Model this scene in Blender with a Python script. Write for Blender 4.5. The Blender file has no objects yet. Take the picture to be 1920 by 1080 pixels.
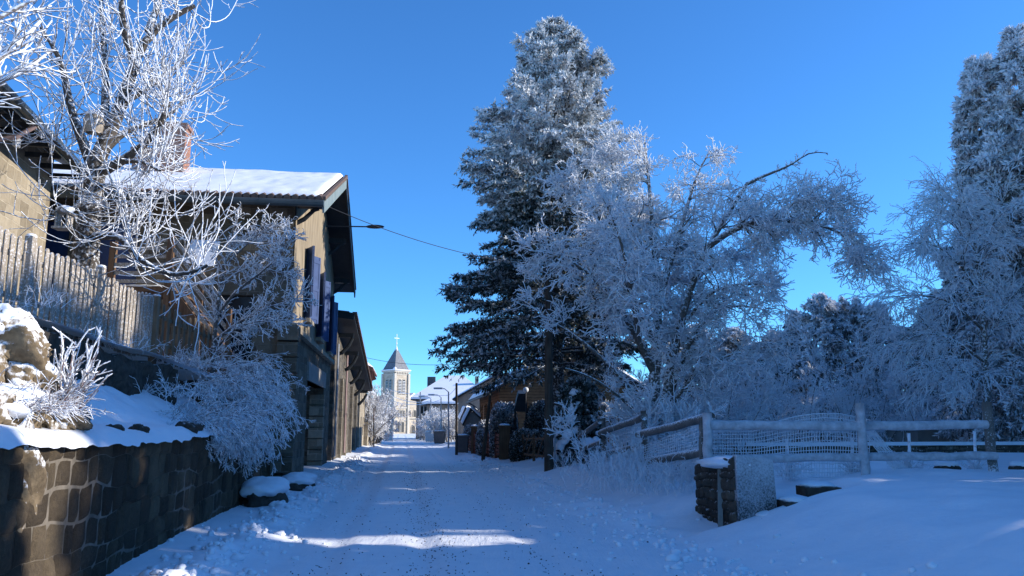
import bpy, math
import numpy as np
from mathutils import Vector, Matrix
R = math.radians
rng = np.random.RandomState(7)
SC = bpy.context.scene
COL = SC.collection

# ------------------------------------------------------------------ camera
FPX = 1500.0; PITCH = math.atan(260.0/1500.0); CAMH = 1.65
cam = bpy.data.cameras.new("camera"); camo = bpy.data.objects.new("camera", cam); COL.objects.link(camo)
cam.sensor_width = 36.0; cam.lens = FPX/1920*36
cam.clip_start = 0.1; cam.clip_end = 6000
camo.location = (0, 0, CAMH); camo.rotation_euler = (R(90)+PITCH, 0, 0)
SC.camera = camo

# ------------------------------------------------------------------ light
SUN_EL = R(22); SUN_AZ = R(4)          # azimuth measured from +X towards +Y
w = bpy.data.worlds.new("World"); SC.world = w; w.use_nodes = True
nt = w.node_tree; nt.nodes.clear()
out = nt.nodes.new('ShaderNodeOutputWorld'); bg = nt.nodes.new('ShaderNodeBackground')
sky = nt.nodes.new('ShaderNodeTexSky'); sky.sky_type = 'NISHITA'; sky.sun_disc = False
sky.sun_elevation = SUN_EL; sky.sun_rotation = R(90)-SUN_AZ
sky.altitude = 1100; sky.air_density = 1.0; sky.dust_density = 0.0; sky.ozone_density = 4.0
tint = nt.nodes.new('ShaderNodeMix'); tint.data_type = 'RGBA'; tint.blend_type = 'MULTIPLY'; tint.inputs[0].default_value = 1.0
tint.inputs[7].default_value = (0.38, 0.77, 1.09, 1)
nt.links.new(sky.outputs[0], tint.inputs[6]); nt.links.new(tint.outputs[2], bg.inputs[0])
bg.inputs[1].default_value = 0.15
nt.links.new(bg.outputs[0], out.inputs[0])
sl = bpy.data.lights.new("sun", 'SUN'); sl.energy = 4.2; sl.angle = R(0.5); sl.color = (1.0, 0.93, 0.82)
so = bpy.data.objects.new("sun", sl); COL.objects.link(so)
sdir = Vector((math.cos(SUN_EL)*math.cos(SUN_AZ), math.cos(SUN_EL)*math.sin(SUN_AZ), math.sin(SUN_EL)))
so.rotation_euler = sdir.to_track_quat('Z', 'Y').to_euler()
SC.view_settings.view_transform = 'Standard'; SC.view_settings.look = 'None'
SC.view_settings.exposure = 0.70; SC.view_settings.gamma = 1.0; SC.view_settings.use_curve_mapping = False

# ------------------------------------------------------------------ helpers
def ray(px, py):
    v = 540.0-py
    f = FPX*math.cos(PITCH)-v*math.sin(PITCH); u = FPX*math.sin(PITCH)+v*math.cos(PITCH)
    return (px-960.0)/f, u/f
def at(px, py, Y):
    a, b = ray(px, py)
    return np.array([a*Y, Y, CAMH+b*Y])
SL = -0.1347
DS = np.array([SL, 1.0, 0.0]); DS /= np.linalg.norm(DS)      # along the street
DR = np.array([DS[1], -DS[0], 0.0])                          # to the right of it
UP = np.array([0, 0, 1.0])

def tag(o, label=None, cat=None, group=None, kind=None):
    if label: o['label'] = label
    if cat: o['category'] = cat
    if group: o['group'] = group
    if kind: o['kind'] = kind
    return o
OFF = {}
def thing(name, loc, label, cat, group=None):
    o = bpy.data.objects.new(name, None); COL.objects.link(o)
    o.location = tuple(float(c) for c in loc); o.empty_display_size = 0.2
    OFF[o.name] = np.array(loc, float)
    return tag(o, label, cat, group)

def link_mesh(name, me, mat, parent=None, smooth=False):
    o = bpy.data.objects.new(name, me); COL.objects.link(o)
    if mat is not None:
        for m in (mat if isinstance(mat, (list, tuple)) else [mat]): me.materials.append(m)
    if parent is not None:
        off = OFF.get(parent.name, np.zeros(3)); OFF[o.name] = off
        me.transform(Matrix.Translation(-Vector(off)))
        o.parent = parent
    if smooth and len(me.polygons):
        me.polygons.foreach_set('use_smooth', np.ones(len(me.polygons), bool))
    return o

def np_mesh(name, V, F, uv=None):
    """V (n,3); F (m,k) all faces with k corners"""
    me = bpy.data.meshes.new(name)
    V = np.asarray(V, np.float32); F = np.asarray(F, np.int32)
    k = F.shape[1]
    me.vertices.add(len(V)); me.vertices.foreach_set('co', V.ravel())
    me.loops.add(F.size); me.loops.foreach_set('vertex_index', F.ravel())
    me.polygons.add(len(F)); me.polygons.foreach_set('loop_start', np.arange(0, F.size, k, dtype=np.int32))
    me.polygons.foreach_set('loop_total', np.full(len(F), k, np.int32))
    me.update(calc_edges=True)
    return me

class MB:
    """collects faces, becomes one mesh object with metric box-mapped UVs"""
    def __init__(s): s.v = []; s.f = []; s.m = []
    def face(s, pts, mi=0):
        n = len(s.v); s.v += [tuple(float(c) for c in p) for p in pts]; s.f.append(tuple(range(n, n+len(pts)))); s.m.append(mi)
    def add(s, vs, fs, mi=0):
        n = len(s.v); s.v += [tuple(float(c) for c in p) for p in vs]
        for f in fs: s.f.append(tuple(i+n for i in f)); s.m.append(mi)
    def hexa(s, b, t, mi=0):
        """b, t: 4 bottom and 4 top points, counter-clockwise"""
        s.add(list(b)+list(t), [(3,2,1,0),(4,5,6,7),(0,1,5,4),(1,2,6,5),(2,3,7,6),(3,0,4,7)], mi)
    def box(s, c, h, ax=None, mi=0, taper=1.0):
        """centre, half sizes, axes"""
        c = np.array(c, float)
        ax = ax if ax is not None else (np.array([1,0,0.]), np.array([0,1,0.]), UP)
        a, b, u = [np.array(x, float)*k for x, k in zip(ax, h)]
        s.hexa([c-a-b-u, c+a-b-u, c+a+b-u, c-a+b-u], [c-a*taper-b*taper+u, c+a*taper-b*taper+u, c+a*taper+b*taper+u, c-a*taper+b*taper+u], mi)
    def slab(s, pts, d, mi=0):
        """polygon pts extruded by vector d"""
        pts = [np.array(p, float) for p in pts]; d = np.array(d, float); n = len(pts)
        s.add(pts+[p+d for p in pts], [tuple(range(n-1, -1, -1)), tuple(range(n, 2*n))]+[(i, (i+1) % n, n+(i+1) % n, n+i) for i in range(n)], mi)
    def tube(s, pts, rad, sides=8, cap=True, mi=0):
        pts = np.array(pts, float); n = len(pts)
        rad = np.full(n, rad) if np.isscalar(rad) else np.array(rad, float)
        V, F = tube_arrays(pts[None], rad[None], sides)
        fs = [tuple(f) for f in F]
        if cap: fs += [tuple(range(sides-1, -1, -1)), tuple(range((n-1)*sides, n*sides))]
        s.add(V, fs, mi)
    def bar(s, p, q, a, b, mi=0, up=UP):
        """rectangular bar from p to q: a wide, b high"""
        p = np.array(p, float); q = np.array(q, float); d = q-p; L = np.linalg.norm(d); d /= L
        sx = np.cross(d, up)
        if np.linalg.norm(sx) < 1e-4: sx = np.cross(d, np.array([1, 0, 0.]))
        sx /= np.linalg.norm(sx); sz = np.cross(sx, d)
        s.box((p+q)/2, (a/2, L/2, b/2), (sx, d, sz), mi)
    def build(s, name, mat, parent=None, smooth=False, bevel=0):
        me = bpy.data.meshes.new(name); me.from_pydata(s.v, [], s.f)
        me.polygons.foreach_set('material_index', np.array(s.m, np.int32))
        me.update()
        uvl = me.uv_layers.new(name='UVMap')
        uv = np.zeros((len(me.loops), 2), np.float32)
        for p in me.polygons:
            n = p.normal
            if abs(n.z) > 0.75: U = Vector((DR[0], DR[1], 0)); W = Vector((DS[0], DS[1], 0))
            else:
                U = Vector((-n.y, n.x, 0)).normalized(); W = Vector((0, 0, 1))
            for li in p.loop_indices:
                c = me.vertices[me.loops[li].vertex_index].co
                uv[li] = (c.dot(U), c.dot(W))
        uvl.data.foreach_set('uv', uv.ravel())
        o = link_mesh(name, me, mat, parent, smooth)
        if bevel:
            b = o.modifiers.new('bevel', 'BEVEL'); b.width = bevel; b.segments = 2; b.limit_method = 'ANGLE'
        return o

def tube_arrays(P, Rr, S=3):
    """P (N,K,3) polylines, Rr (N,K) radii -> verts, quads"""
    P = np.asarray(P, float); N, K, _ = P.shape
    T = np.gradient(P, axis=1) if K > 2 else np.repeat((P[:, 1:]-P[:, :1]), 2, axis=1)
    T /= np.maximum(np.linalg.norm(T, axis=2, keepdims=True), 1e-9)
    ref = np.where(np.abs(T[:, :1, 2:3]) > 0.8, np.array([1.0, 0.13, 0]), np.array([0, 0.1, 1.0]))
    A = np.cross(T, np.broadcast_to(ref, T.shape)); A /= np.maximum(np.linalg.norm(A, axis=2, keepdims=True), 1e-9)
    B = np.cross(T, A)
    th = np.arange(S)/S*2*np.pi
    V = P[:, :, None]+Rr[:, :, None, None]*(A[:, :, None]*np.cos(th)[None, None, :, None]+B[:, :, None]*np.sin(th)[None, None, :, None])
    idx = np.arange(N*K*S).reshape(N, K, S)
    a = idx[:, :-1, :]; b = np.roll(idx, -1, axis=2)[:, :-1, :]; c = np.roll(idx, -1, axis=2)[:, 1:, :]; d = idx[:, 1:, :]
    F = np.stack([a, d, c, b], axis=-1).reshape(-1, 4)
    return V.reshape(-1, 3), F

def unit(a): return a/np.maximum(np.linalg.norm(a, axis=-1, keepdims=True), 1e-9)
def grow(start, d, L, K, trop, wob, r0, r1):
    N = len(start); P = np.zeros((N, K, 3)); P[:, 0] = start; d = unit(d.copy()); step = (L/(K-1))[:, None]
    for k in range(1, K):
        d = unit(d+np.array(trop)*step+rng.normal(0, wob, (N, 3)))
        P[:, k] = P[:, k-1]+d*step
    t = np.linspace(0, 1, K)[None]
    return P, r0[:, None]*(1-t)+r1[:, None]*t
def kids(P, Rr, n, tlo, thi, ang, asd, Lmin, Lmax, K, trop, wob, rf, rend, taper=0.3, flat=1.0, rmax=9):
    """n children on each polyline; child length shrinks towards the parent's tip by taper"""
    N, KP, _ = P.shape
    i = np.repeat(np.arange(N), n); M = len(i)
    t = rng.uniform(tlo, thi, M)*(KP-1); k = np.minimum(t.astype(int), KP-2); f = (t-k)[:, None]
    pos = P[i, k]*(1-f)+P[i, k+1]*f
    tan = unit(P[i, k+1]-P[i, k])
    rr = Rr[i, k]*(1-f[:, 0])+Rr[i, k+1]*f[:, 0]
    rnd = rng.normal(0, 1, (M, 3)); rnd[:, 2] *= flat
    perp = unit(rnd-(rnd*tan).sum(1, keepdims=True)*tan)
    a = np.radians(rng.normal(ang, asd, M))[:, None]
    d = np.cos(a)*tan+np.sin(a)*perp
    L = rng.uniform(Lmin, Lmax, M)*(1-taper*t/(KP-1))
    r0 = np.minimum(np.maximum(rr*rf, rend), rmax)
    return grow(pos, d, L, K, trop, wob, r0, np.full(M, rend))
def merge_tubes(levels, sides=3):
    Vs = []; Fs = []; n = 0
    for P, Rr, S in levels:
        V, F = tube_arrays(P, Rr, S); Vs.append(V); Fs.append(F+n); n += len(V)
    return np.concatenate(Vs), np.concatenate(Fs)
def resample(pts, K):
    pts = np.array(pts, float); d = np.r_[0, np.cumsum(np.linalg.norm(np.diff(pts, axis=0), axis=1))]
    t = np.linspace(0, d[-1], K)
    out = np.stack([np.interp(t, d, pts[:, j]) for j in range(3)], 1)
    for _ in range(2): out[1:-1] = .25*out[:-2]+.5*out[1:-1]+.25*out[2:]
    return out

# value noise for terrain
def vnoise(x, y, seed=0):
    xi = np.floor(x).astype(np.int64); yi = np.floor(y).astype(np.int64); fx = x-xi; fy = y-yi
    def h(a, b):
        n = (a*374761393+b*668265263+seed*974711) & 0x7fffffff
        n = ((n ^ (n >> 13))*1274126177) & 0x7fffffff
        return ((n ^ (n >> 16)) & 0xffff)/65535.0
    ux = fx*fx*(3-2*fx); uy = fy*fy*(3-2*fy)
    return (h(xi, yi)*(1-ux)+h(xi+1, yi)*ux)*(1-uy)+(h(xi, yi+1)*(1-ux)+h(xi+1, yi+1)*ux)*uy-0.5
def sst(a, b, x):
    t = np.clip((x-a)/(b-a), 0, 1); return t*t*(3-2*t)

# ------------------------------------------------------------------ materials
def mat_new(name):
    m = bpy.data.materials.new(name); m.use_nodes = True
    n = m.node_tree; b = n.nodes['Principled BSDF']
    return m, n, b
def N(nt, t, **kw):
    n = nt.nodes.new(t)
    for k, v in kw.items():
        if k.startswith('i_'): n.inputs[k[2:].replace('_', ' ')].default_value = v
        else: setattr(n, k, v)
    return n
def ramp(nt, fac, stops, interp='LINEAR'):
    r = nt.nodes.new('ShaderNodeValToRGB'); r.color_ramp.interpolation = interp
    e = r.color_ramp.elements
    while len(e) < len(stops): e.new(0.5)
    for x, (p, c) in zip(e, stops): x.position = p; x.color = c if len(c) == 4 else (*c, 1)
    nt.links.new(fac, r.inputs[0]); return r
def noise(nt, vec, scale, detail=4, rough=0.55):
    n = N(nt, 'ShaderNodeTexNoise'); n.inputs['Scale'].default_value = scale; n.inputs['Detail'].default_value = detail
    n.inputs['Roughness'].default_value = rough
    if vec is not None: nt.links.new(vec, n.inputs['Vector'])
    return n
def bump(nt, b, h, strength, dist=0.02):
    x = N(nt, 'ShaderNodeBump'); x.inputs['Strength'].default_value = strength; x.inputs['Distance'].default_value = dist
    nt.links.new(h, x.inputs['Height']); nt.links.new(x.outputs[0], b.inputs['Normal']); return x
def mixc(nt, fac, a, bcol):
    m = N(nt, 'ShaderNodeMix', data_type='RGBA')
    for s, v in ((6, a), (7, bcol)):
        if isinstance(v, tuple): m.inputs[s].default_value = (*v, 1)
        else: nt.links.new(v, m.inputs[s])
    if isinstance(fac, float): m.inputs[0].default_value = fac
    else: nt.links.new(fac, m.inputs[0])
    return m.outputs[2]
def math_(nt, op, a, b=None, clamp=False):
    m = N(nt, 'ShaderNodeMath', operation=op); m.use_clamp = clamp
    for s, v in ((0, a), (1, b)):
        if v is None: continue
        if isinstance(v, (int, float)): m.inputs[s].default_value = v
        else: nt.links.new(v, m.inputs[s])
    return m.outputs[0]

def geo(nt): return N(nt, 'ShaderNodeNewGeometry')
def frost_mask(nt, amount=0.5, scale=14.0, width=0.25):
    """rime sits on faces that look up, broken up by noise; amount moves the threshold"""
    g = geo(nt); sp = N(nt, 'ShaderNodeSeparateXYZ'); nt.links.new(g.outputs['Normal'], sp.inputs[0])
    n = noise(nt, g.outputs['Position'], scale, 5, 0.65)
    h = math_(nt, 'ADD', math_(nt, 'MULTIPLY', sp.outputs[2], 0.30), n.outputs['Fac'])
    r = ramp(nt, h, [(max(0, 1.07-amount-width*.35), (0, 0, 0)), (min(1, 1.07-amount+width*0.4), (1, 1, 1))])
    return r.outputs[0], g
SNOWC = (0.86, 0.88, 0.92)
def m_simple(name, c1, c2=None, scale=6, rough=0.85, bs=0.3, frost=None, stretch=None, metal=0):
    m, nt, b = mat_new(name)
    tc = N(nt, 'ShaderNodeTexCoord'); vec = tc.outputs['Object']
    if stretch:
        mp = N(nt, 'ShaderNodeMapping'); mp.inputs['Scale'].default_value = stretch; nt.links.new(vec, mp.inputs[0]); vec = mp.outputs[0]
    n = noise(nt, vec, scale, 5, 0.6)
    col = ramp(nt, n.outputs['Fac'], [(0.3, c1), (0.7, c2 or c1)]).outputs[0]
    if frost is not None:
        fm, g = frost_mask(nt, frost); col = mixc(nt, fm, col, SNOWC)
    nt.links.new(col, b.inputs['Base Color']) 
    b.inputs['Roughness'].default_value = rough; b.inputs['Metallic'].default_value = metal
    b.inputs['Specular IOR Level'].default_value = 0.3
    if bs: bump(nt, b, n.outputs['Fac'], bs)
    return m

def m_snow(name, scale=1.0, bs=0.35, dirt=None):
    m, nt, b = mat_new(name)
    g = geo(nt)
    n1 = noise(nt, g.outputs['Position'], 2.2*scale, 5, 0.6); n2 = noise(nt, g.outputs['Position'], 45*scale, 4, 0.7)
    n3 = noise(nt, g.outputs['Position'], 9*scale, 5, 0.65)
    h = math_(nt, 'ADD', math_(nt, 'MULTIPLY', n1.outputs['Fac'], 1.2), math_(nt, 'MULTIPLY', n2.outputs['Fac'], 0.12))
    h = math_(nt, 'ADD', h, math_(nt, 'MULTIPLY', n3.outputs['Fac'], 0.5))
    if dirt:
        mp = N(nt, 'ShaderNodeMapping'); mp.inputs['Scale'].default_value = (11, 1.6, 1); mp.inputs['Rotation'].default_value = (0, 0, R(-7.7)); nt.links.new(g.outputs['Position'], mp.inputs[0])
        h = math_(nt, 'ADD', h, math_(nt, 'MULTIPLY', noise(nt, mp.outputs[0], 1.0, 6, 0.7).outputs['Fac'], 1.3))
        h = math_(nt, 'ADD', h, math_(nt, 'MULTIPLY', noise(nt, g.outputs['Position'], 22, 3, 0.7).outputs['Fac'], 0.35))
    bump(nt, b, h, bs, 0.06)
    col = ramp(nt, n1.outputs['Fac'], [(0.3, (0.80, 0.83, 0.88)), (0.7, (0.89, 0.90, 0.93))]).outputs[0]
    b.inputs['Roughness'].default_value = 0.55; b.inputs['Specular IOR Level'].default_value = 0.25
    if dirt:  # gravel flecks gathered in the wheel tracks of the road
        sp = N(nt, 'ShaderNodeSeparateXYZ'); nt.links.new(g.outputs['Position'], sp.inputs[0])
        s = math_(nt, 'ADD', sp.outputs[0], math_(nt, 'MULTIPLY', sp.outputs[1], -SL))
        tot = None
        for c, wd, amp in dirt:
            e = math_(nt, 'DIVIDE', math_(nt, 'ABSOLUTE', math_(nt, 'SUBTRACT', s, c)), wd)
            e = math_(nt, 'MULTIPLY', math_(nt, 'SUBTRACT', 1.0, e, True), amp)
            tot = e if tot is None else math_(nt, 'MAXIMUM', tot, e)
        vo = N(nt, 'ShaderNodeTexVoronoi'); vo.inputs['Scale'].default_value = 13; nt.links.new(g.outputs['Position'], vo.inputs['Vector'])
        sc = N(nt, 'ShaderNodeSeparateColor'); nt.links.new(vo.outputs['Color'], sc.inputs[0])
        big = noise(nt, g.outputs['Position'], 1.1, 3)
        thr = math_(nt, 'SUBTRACT', 1.0, math_(nt, 'MULTIPLY', tot, math_(nt, 'MULTIPLY', big.outputs['Fac'], 0.9)))
        pick = math_(nt, 'GREATER_THAN', sc.outputs[0], thr)
        size = math_(nt, 'LESS_THAN', vo.outputs['Distance'], math_(nt, 'MULTIPLY', sc.outputs[1], 0.33))
        fac = math_(nt, 'MULTIPLY', pick, size)
        grey = math_(nt, 'MULTIPLY', tot, 0.22)
        col = mixc(nt, grey, col, (0.52, 0.55, 0.62))
        col = mixc(nt, fac, col, (0.06, 0.06, 0.065))
    nt.links.new(col, b.inputs['Base Color'])
    return m

def m_masonry(name, cols, mortar, bw=0.42, bh=0.24, warp=0.10, ms=0.018, bs=0.6, stain=0.5, rough=0.9, frost=None):
    m, nt, b = mat_new(name)
    tc = N(nt, 'ShaderNodeTexCoord'); uv = tc.outputs['UV']; g = geo(nt)
    wn = noise(nt, g.outputs['Position'], 1.6, 3, 0.6)
    sub = N(nt, 'ShaderNodeVectorMath', operation='SUBTRACT'); nt.links.new(wn.outputs['Color'], sub.inputs[0]); sub.inputs[1].default_value = (.5, .5, .5)
    sca = N(nt, 'ShaderNodeVectorMath', operation='SCALE'); nt.links.new(sub.outputs[0], sca.inputs[0]); sca.inputs['Scale'].default_value = warp*3.2
    add = N(nt, 'ShaderNodeVectorMath', operation='ADD'); nt.links.new(uv, add.inputs[0]); nt.links.new(sca.outputs[0], add.inputs[1])
    br = N(nt, 'ShaderNodeTexBrick'); nt.links.new(add.outputs[0], br.inputs['Vector'])
    br.inputs['Scale'].default_value = 1; br.inputs['Brick Width'].default_value = bw; br.inputs['Row Height'].default_value = bh
    br.inputs['Mortar Size'].default_value = ms; br.inputs['Mortar Smooth'].default_value = 0.4; br.inputs['Bias'].default_value = 0.0
    br.offset = 0.43; br.squash = 0.75; br.squash_frequency = 3
    br.inputs['Color1'].default_value = (0, 0, 0, 1); br.inputs['Color2'].default_value = (1, 1, 1, 1); br.inputs['Mortar'].default_value = (.5, .5, .5, 1)
    n1 = noise(nt, g.outputs['Position'], 9, 6, 0.7); n0 = noise(nt, g.outputs['Position'], 0.9, 4, 0.6)
    k = math_(nt, 'ADD', math_(nt, 'MULTIPLY', br.outputs['Color'], 0.45), math_(nt, 'MULTIPLY', n1.outputs['Fac'], 0.6))
    col = ramp(nt, k, [(0.15, cols[0]), (0.5, cols[1]), (0.85, cols[2])]).outputs[0]
    # mortar washed out in places
    mf = math_(nt, 'MULTIPLY', br.outputs['Fac'], ramp(nt, noise(nt, g.outputs['Position'], 2.3, 4).outputs['Fac'], [(0.38, (0.15,)*3), (0.62, (1,)*3)]).outputs[0])
    col = mixc(nt, mf, col, mortar)
    col = mixc(nt, math_(nt, 'MULTIPLY', ramp(nt, n0.outputs['Fac'], [(0.35, (1,)*3), (0.65, (0,)*3)]).outputs[0], stain), col, tuple(c*0.55 for c in cols[0]))
    if frost is not None:
        fm, _ = frost_mask(nt, frost); col = mixc(nt, fm, col, SNOWC)
    nt.links.new(col, b.inputs['Base Color']); b.inputs['Roughness'].default_value = rough; b.inputs['Specular IOR Level'].default_value = 0.2
    h = math_(nt, 'SUBTRACT', math_(nt, 'MULTIPLY', n1.outputs['Fac'], 0.9), br.outputs['Fac'])
    bump(nt, b, h, bs, 0.03)
    return m

def m_wood(name, c1, c2, frost=None, rough=0.8, along='Z', plank=0):
    m, nt, b = mat_new(name)
    tc = N(nt, 'ShaderNodeTexCoord'); mp = N(nt, 'ShaderNodeMapping')
    mp.inputs['Scale'].default_value = (22, 22, 1.2) if along == 'Z' else ((1.2, 22, 22) if along == 'X' else (22, 1.2, 22))
    nt.links.new(tc.outputs['Object'], mp.inputs[0]); n = noise(nt, mp.outputs[0], 1.0, 5, 0.6)
    n2 = noise(nt, tc.outputs['Object'], 3, 3)
    k = math_(nt, 'ADD', math_(nt, 'MULTIPLY', n.outputs['Fac'], .6), math_(nt, 'MULTIPLY', n2.outputs['Fac'], .4))
    col = ramp(nt, k, [(0.35, c1), (0.65, c2)]).outputs[0]; h = n.outputs['Fac']
    if plank:
        sp = N(nt, 'ShaderNodeSeparateXYZ'); nt.links.new(tc.outputs['Object'], sp.inputs[0])
        fr = math_(nt, 'FRACT', math_(nt, 'DIVIDE', sp.outputs[2], plank)); gap = math_(nt, 'LESS_THAN', fr, 0.12)
        col = mixc(nt, gap, col, tuple(c*.3 for c in c1)); h = math_(nt, 'SUBTRACT', h, math_(nt, 'MULTIPLY', gap, 3.0))
    if frost is not None:
        fm, _ = frost_mask(nt, frost, 30); col = mixc(nt, fm, col, SNOWC)
    nt.links.new(col, b.inputs['Base Color']); b.inputs['Roughness'].default_value = rough; b.inputs['Specular IOR Level'].default_value = 0.25
    bump(nt, b, h, 0.4, 0.01)
    return m

def m_foliage(name, green1, green2, white=(0.80, 0.82, 0.86)):
    """needles with rime; the per-face attribute frost says how much rime that tuft carries"""
    m, nt, b = mat_new(name)
    a = N(nt, 'ShaderNodeAttribute', attribute_name='frost'); g = geo(nt)
    n = noise(nt, g.outputs['Position'], 25, 3, 0.7)
    k = math_(nt, 'ADD', a.outputs['Fac'], math_(nt, 'MULTIPLY', math_(nt, 'SUBTRACT', n.outputs['Fac'], 0.5), 0.9))
    f = ramp(nt, k, [(0.25, (0, 0, 0)), (0.85, (1, 1, 1))]).outputs[0]
    gr = ramp(nt, noise(nt, g.outputs['Position'], 3, 2).outputs['Fac'], [(0.3, green1), (0.7, green2)]).outputs[0]
    nt.links.new(mixc(nt, f, gr, white), b.inputs['Base Color'])
    b.inputs['Roughness'].default_value = 0.7; b.inputs['Specular IOR Level'].default_value = 0.2
    return m

MT = {}
MT['snow'] = m_snow('snow')
MT['road'] = m_snow('packed_snow', 1.3, 0.42, dirt=[(0.45, .45, .85), (1.9, .5, .45), (-0.9, .5, .32), (2.9, .6, .25), (1.0, 3.2, .16)])
MT['roofsnow'] = m_snow('roof_snow', 0.7, 0.15)
MT['frost'] = m_simple('frosted_twig', (0.10, 0.08, 0.07), (0.22, 0.19, 0.17), 8, 0.8, 0, frost=0.70)
MT['frostgrey'] = m_simple('frosted_twig_grey', (0.66, 0.67, 0.70), (0.86, 0.88, 0.91), 5, 0.8, 0)
MT['bark'] = m_simple('frosted_bark', (0.035, 0.028, 0.024), (0.10, 0.085, 0.07), 16, 0.9, 0.7, frost=0.46)
MT['barkf'] = m_simple('rimed_bark', (0.06, 0.05, 0.045), (0.16, 0.14, 0.12), 16, 0.9, 0.6, frost=0.50)
MT['stem'] = m_simple('brown_stem', (0.12, 0.06, 0.05), (0.22, 0.13, 0.10), 12, 0.9, 0.3, frost=0.55)
MT['wallstone'] = m_masonry('retaining_stone', [(0.075, 0.055, 0.036), (0.15, 0.11, 0.07), (0.26, 0.19, 0.115)], (0.34, 0.29, 0.23), 0.36, 0.29, 0.15, 0.020, 0.7, 0.45)
MT['housestone'] = m_masonry('house_stone', [(0.065, 0.054, 0.040), (0.14, 0.115, 0.082), (0.23, 0.19, 0.135)], (0.22, 0.195, 0.16), 0.48, 0.24, 0.05, 0.015, 0.7, 0.35)
MT['render'] = m_simple('tan_render', (0.17, 0.135, 0.09), (0.38, 0.31, 0.215), 1.6, 0.9, 0.6, stretch=(3, 3, 0.6))
MT['tanstone'] = m_masonry('tan_stone', [(0.17, 0.14, 0.10), (0.29, 0.245, 0.18), (0.42, 0.36, 0.27)], (0.50, 0.44, 0.34), 0.55, 0.30, 0.04, 0.015, 0.5, 0.12)
MT['churchstone'] = m_masonry('church_stone', [(0.28, 0.23, 0.17), (0.44, 0.37, 0.28), (0.58, 0.50, 0.39)], (0.58, 0.52, 0.43), 0.9, 0.45, 0.03, 0.03, 0.4, 0.08)
MT['churchlight'] = m_simple('dressed_stone', (0.42, 0.38, 0.31), (0.55, 0.50, 0.42), 3, 0.9, 0.2)
MT['rubble'] = m_masonry('rubble_stone', [(0.05, 0.043, 0.035), (0.13, 0.11, 0.085), (0.22, 0.185, 0.14)], (0.05, 0.045, 0.04), 0.26, 0.13, 0.09, 0.02, 1.0, 0.3, frost=0.36)
MT['barnstone'] = m_masonry('barn_stone', [(0.05, 0.045, 0.04), (0.11, 0.10, 0.085), (0.2, 0.17, 0.13)], (0.15, 0.14, 0.12), 0.4, 0.18, 0.09, 0.012, 0.9, 0.4)
MT['slate'] = m_simple('dark_slate', (0.05, 0.055, 0.06), (0.10, 0.105, 0.115), 8, 0.6, 0.2)
MT['slatefrost'] = m_simple('slate_spire', (0.10, 0.105, 0.12), (0.20, 0.21, 0.23), 3, 0.6, 0.2)
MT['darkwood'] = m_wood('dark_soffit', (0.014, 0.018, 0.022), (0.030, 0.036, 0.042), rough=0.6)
MT['zinc'] = m_simple('dark_zinc', (0.045, 0.06, 0.065), (0.075, 0.09, 0.095), 2, 0.45, 0, metal=0.3)
MT['greytrim'] = m_simple('grey_green_trim', (0.16, 0.21, 0.21), (0.24, 0.29, 0.29), 2, 0.6, 0.1)
MT['tile'] = m_simple('clay_tile', (0.10, 0.075, 0.065), (0.20, 0.13, 0.10), 12, 0.85, 0.4)
MT['blue'] = m_simple('blue_shutter', (0.03, 0.06, 0.15), (0.05, 0.09, 0.22), 3, 0.5, 0.1)
MT['bluedark'] = m_simple('dark_blue_door', (0.015, 0.035, 0.10), (0.025, 0.05, 0.14), 3, 0.5, 0.1)
MT['picket'] = m_wood('weathered_picket', (0.20, 0.17, 0.14), (0.40, 0.34, 0.27), frost=0.46)
MT['picketbrown'] = m_wood('brown_picket', (0.12, 0.085, 0.055), (0.24, 0.18, 0.12), frost=0.25)
MT['timber'] = m_wood('brown_timber', (0.09, 0.05, 0.03), (0.20, 0.12, 0.07), frost=0.22)
MT['rail'] = m_wood('fence_pole', (0.10, 0.09, 0.08), (0.20, 0.18, 0.16), frost=0.42)
MT['railfrost'] = m_simple('rimed_fence_pole', (0.34, 0.34, 0.36), (0.62, 0.63, 0.66), 7, 0.85, 0.5)
MT['pole'] = m_wood('utility_pole', (0.035, 0.028, 0.022), (0.10, 0.08, 0.06), frost=0.12)
MT['chalet'] = m_wood('orange_log', (0.24, 0.10, 0.04), (0.42, 0.20, 0.09), along='X', plank=0.18)
MT['redwood'] = m_wood('red_brown_board', (0.09, 0.035, 0.025), (0.20, 0.08, 0.055), frost=0.2)
MT['brick'] = m_masonry('chimney_brick', [(0.20, 0.09, 0.06), (0.32, 0.15, 0.10), (0.42, 0.22, 0.15)], (0.3, 0.27, 0.24), 0.22, 0.075, 0.01, 0.01, 0.4, 0.2)
MT['glass'] = m_simple('dark_glass', (0.012, 0.015, 0.02), (0.02, 0.025, 0.03), 2, 0.12, 0)
MT['white'] = m_simple('white_paint', (0.72, 0.72, 0.70), (0.8, 0.8, 0.78), 4, 0.5, 0.05)
MT['greymetal'] = m_simple('galvanised_metal', (0.32, 0.33, 0.35), (0.45, 0.46, 0.48), 6, 0.45, 0, metal=0.4)
MT['darkmetal'] = m_simple('dark_metal', (0.03, 0.032, 0.035), (0.06, 0.06, 0.065), 6, 0.5, 0)
MT['bin'] = m_simple('grey_plastic', (0.07, 0.075, 0.08), (0.10, 0.105, 0.11), 5, 0.5, 0)
MT['binlight'] = m_simple('pale_plastic', (0.45, 0.45, 0.45), (0.55, 0.55, 0.55), 5, 0.5, 0)
MT['pink'] = m_simple('pink_downpipe', (0.34, 0.24, 0.23), (0.42, 0.30, 0.28), 5, 0.5, 0)
MT['greyrender'] = m_simple('grey_render', (0.17, 0.155, 0.14), (0.26, 0.24, 0.21), 1.5, 0.9, 0.2)
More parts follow.
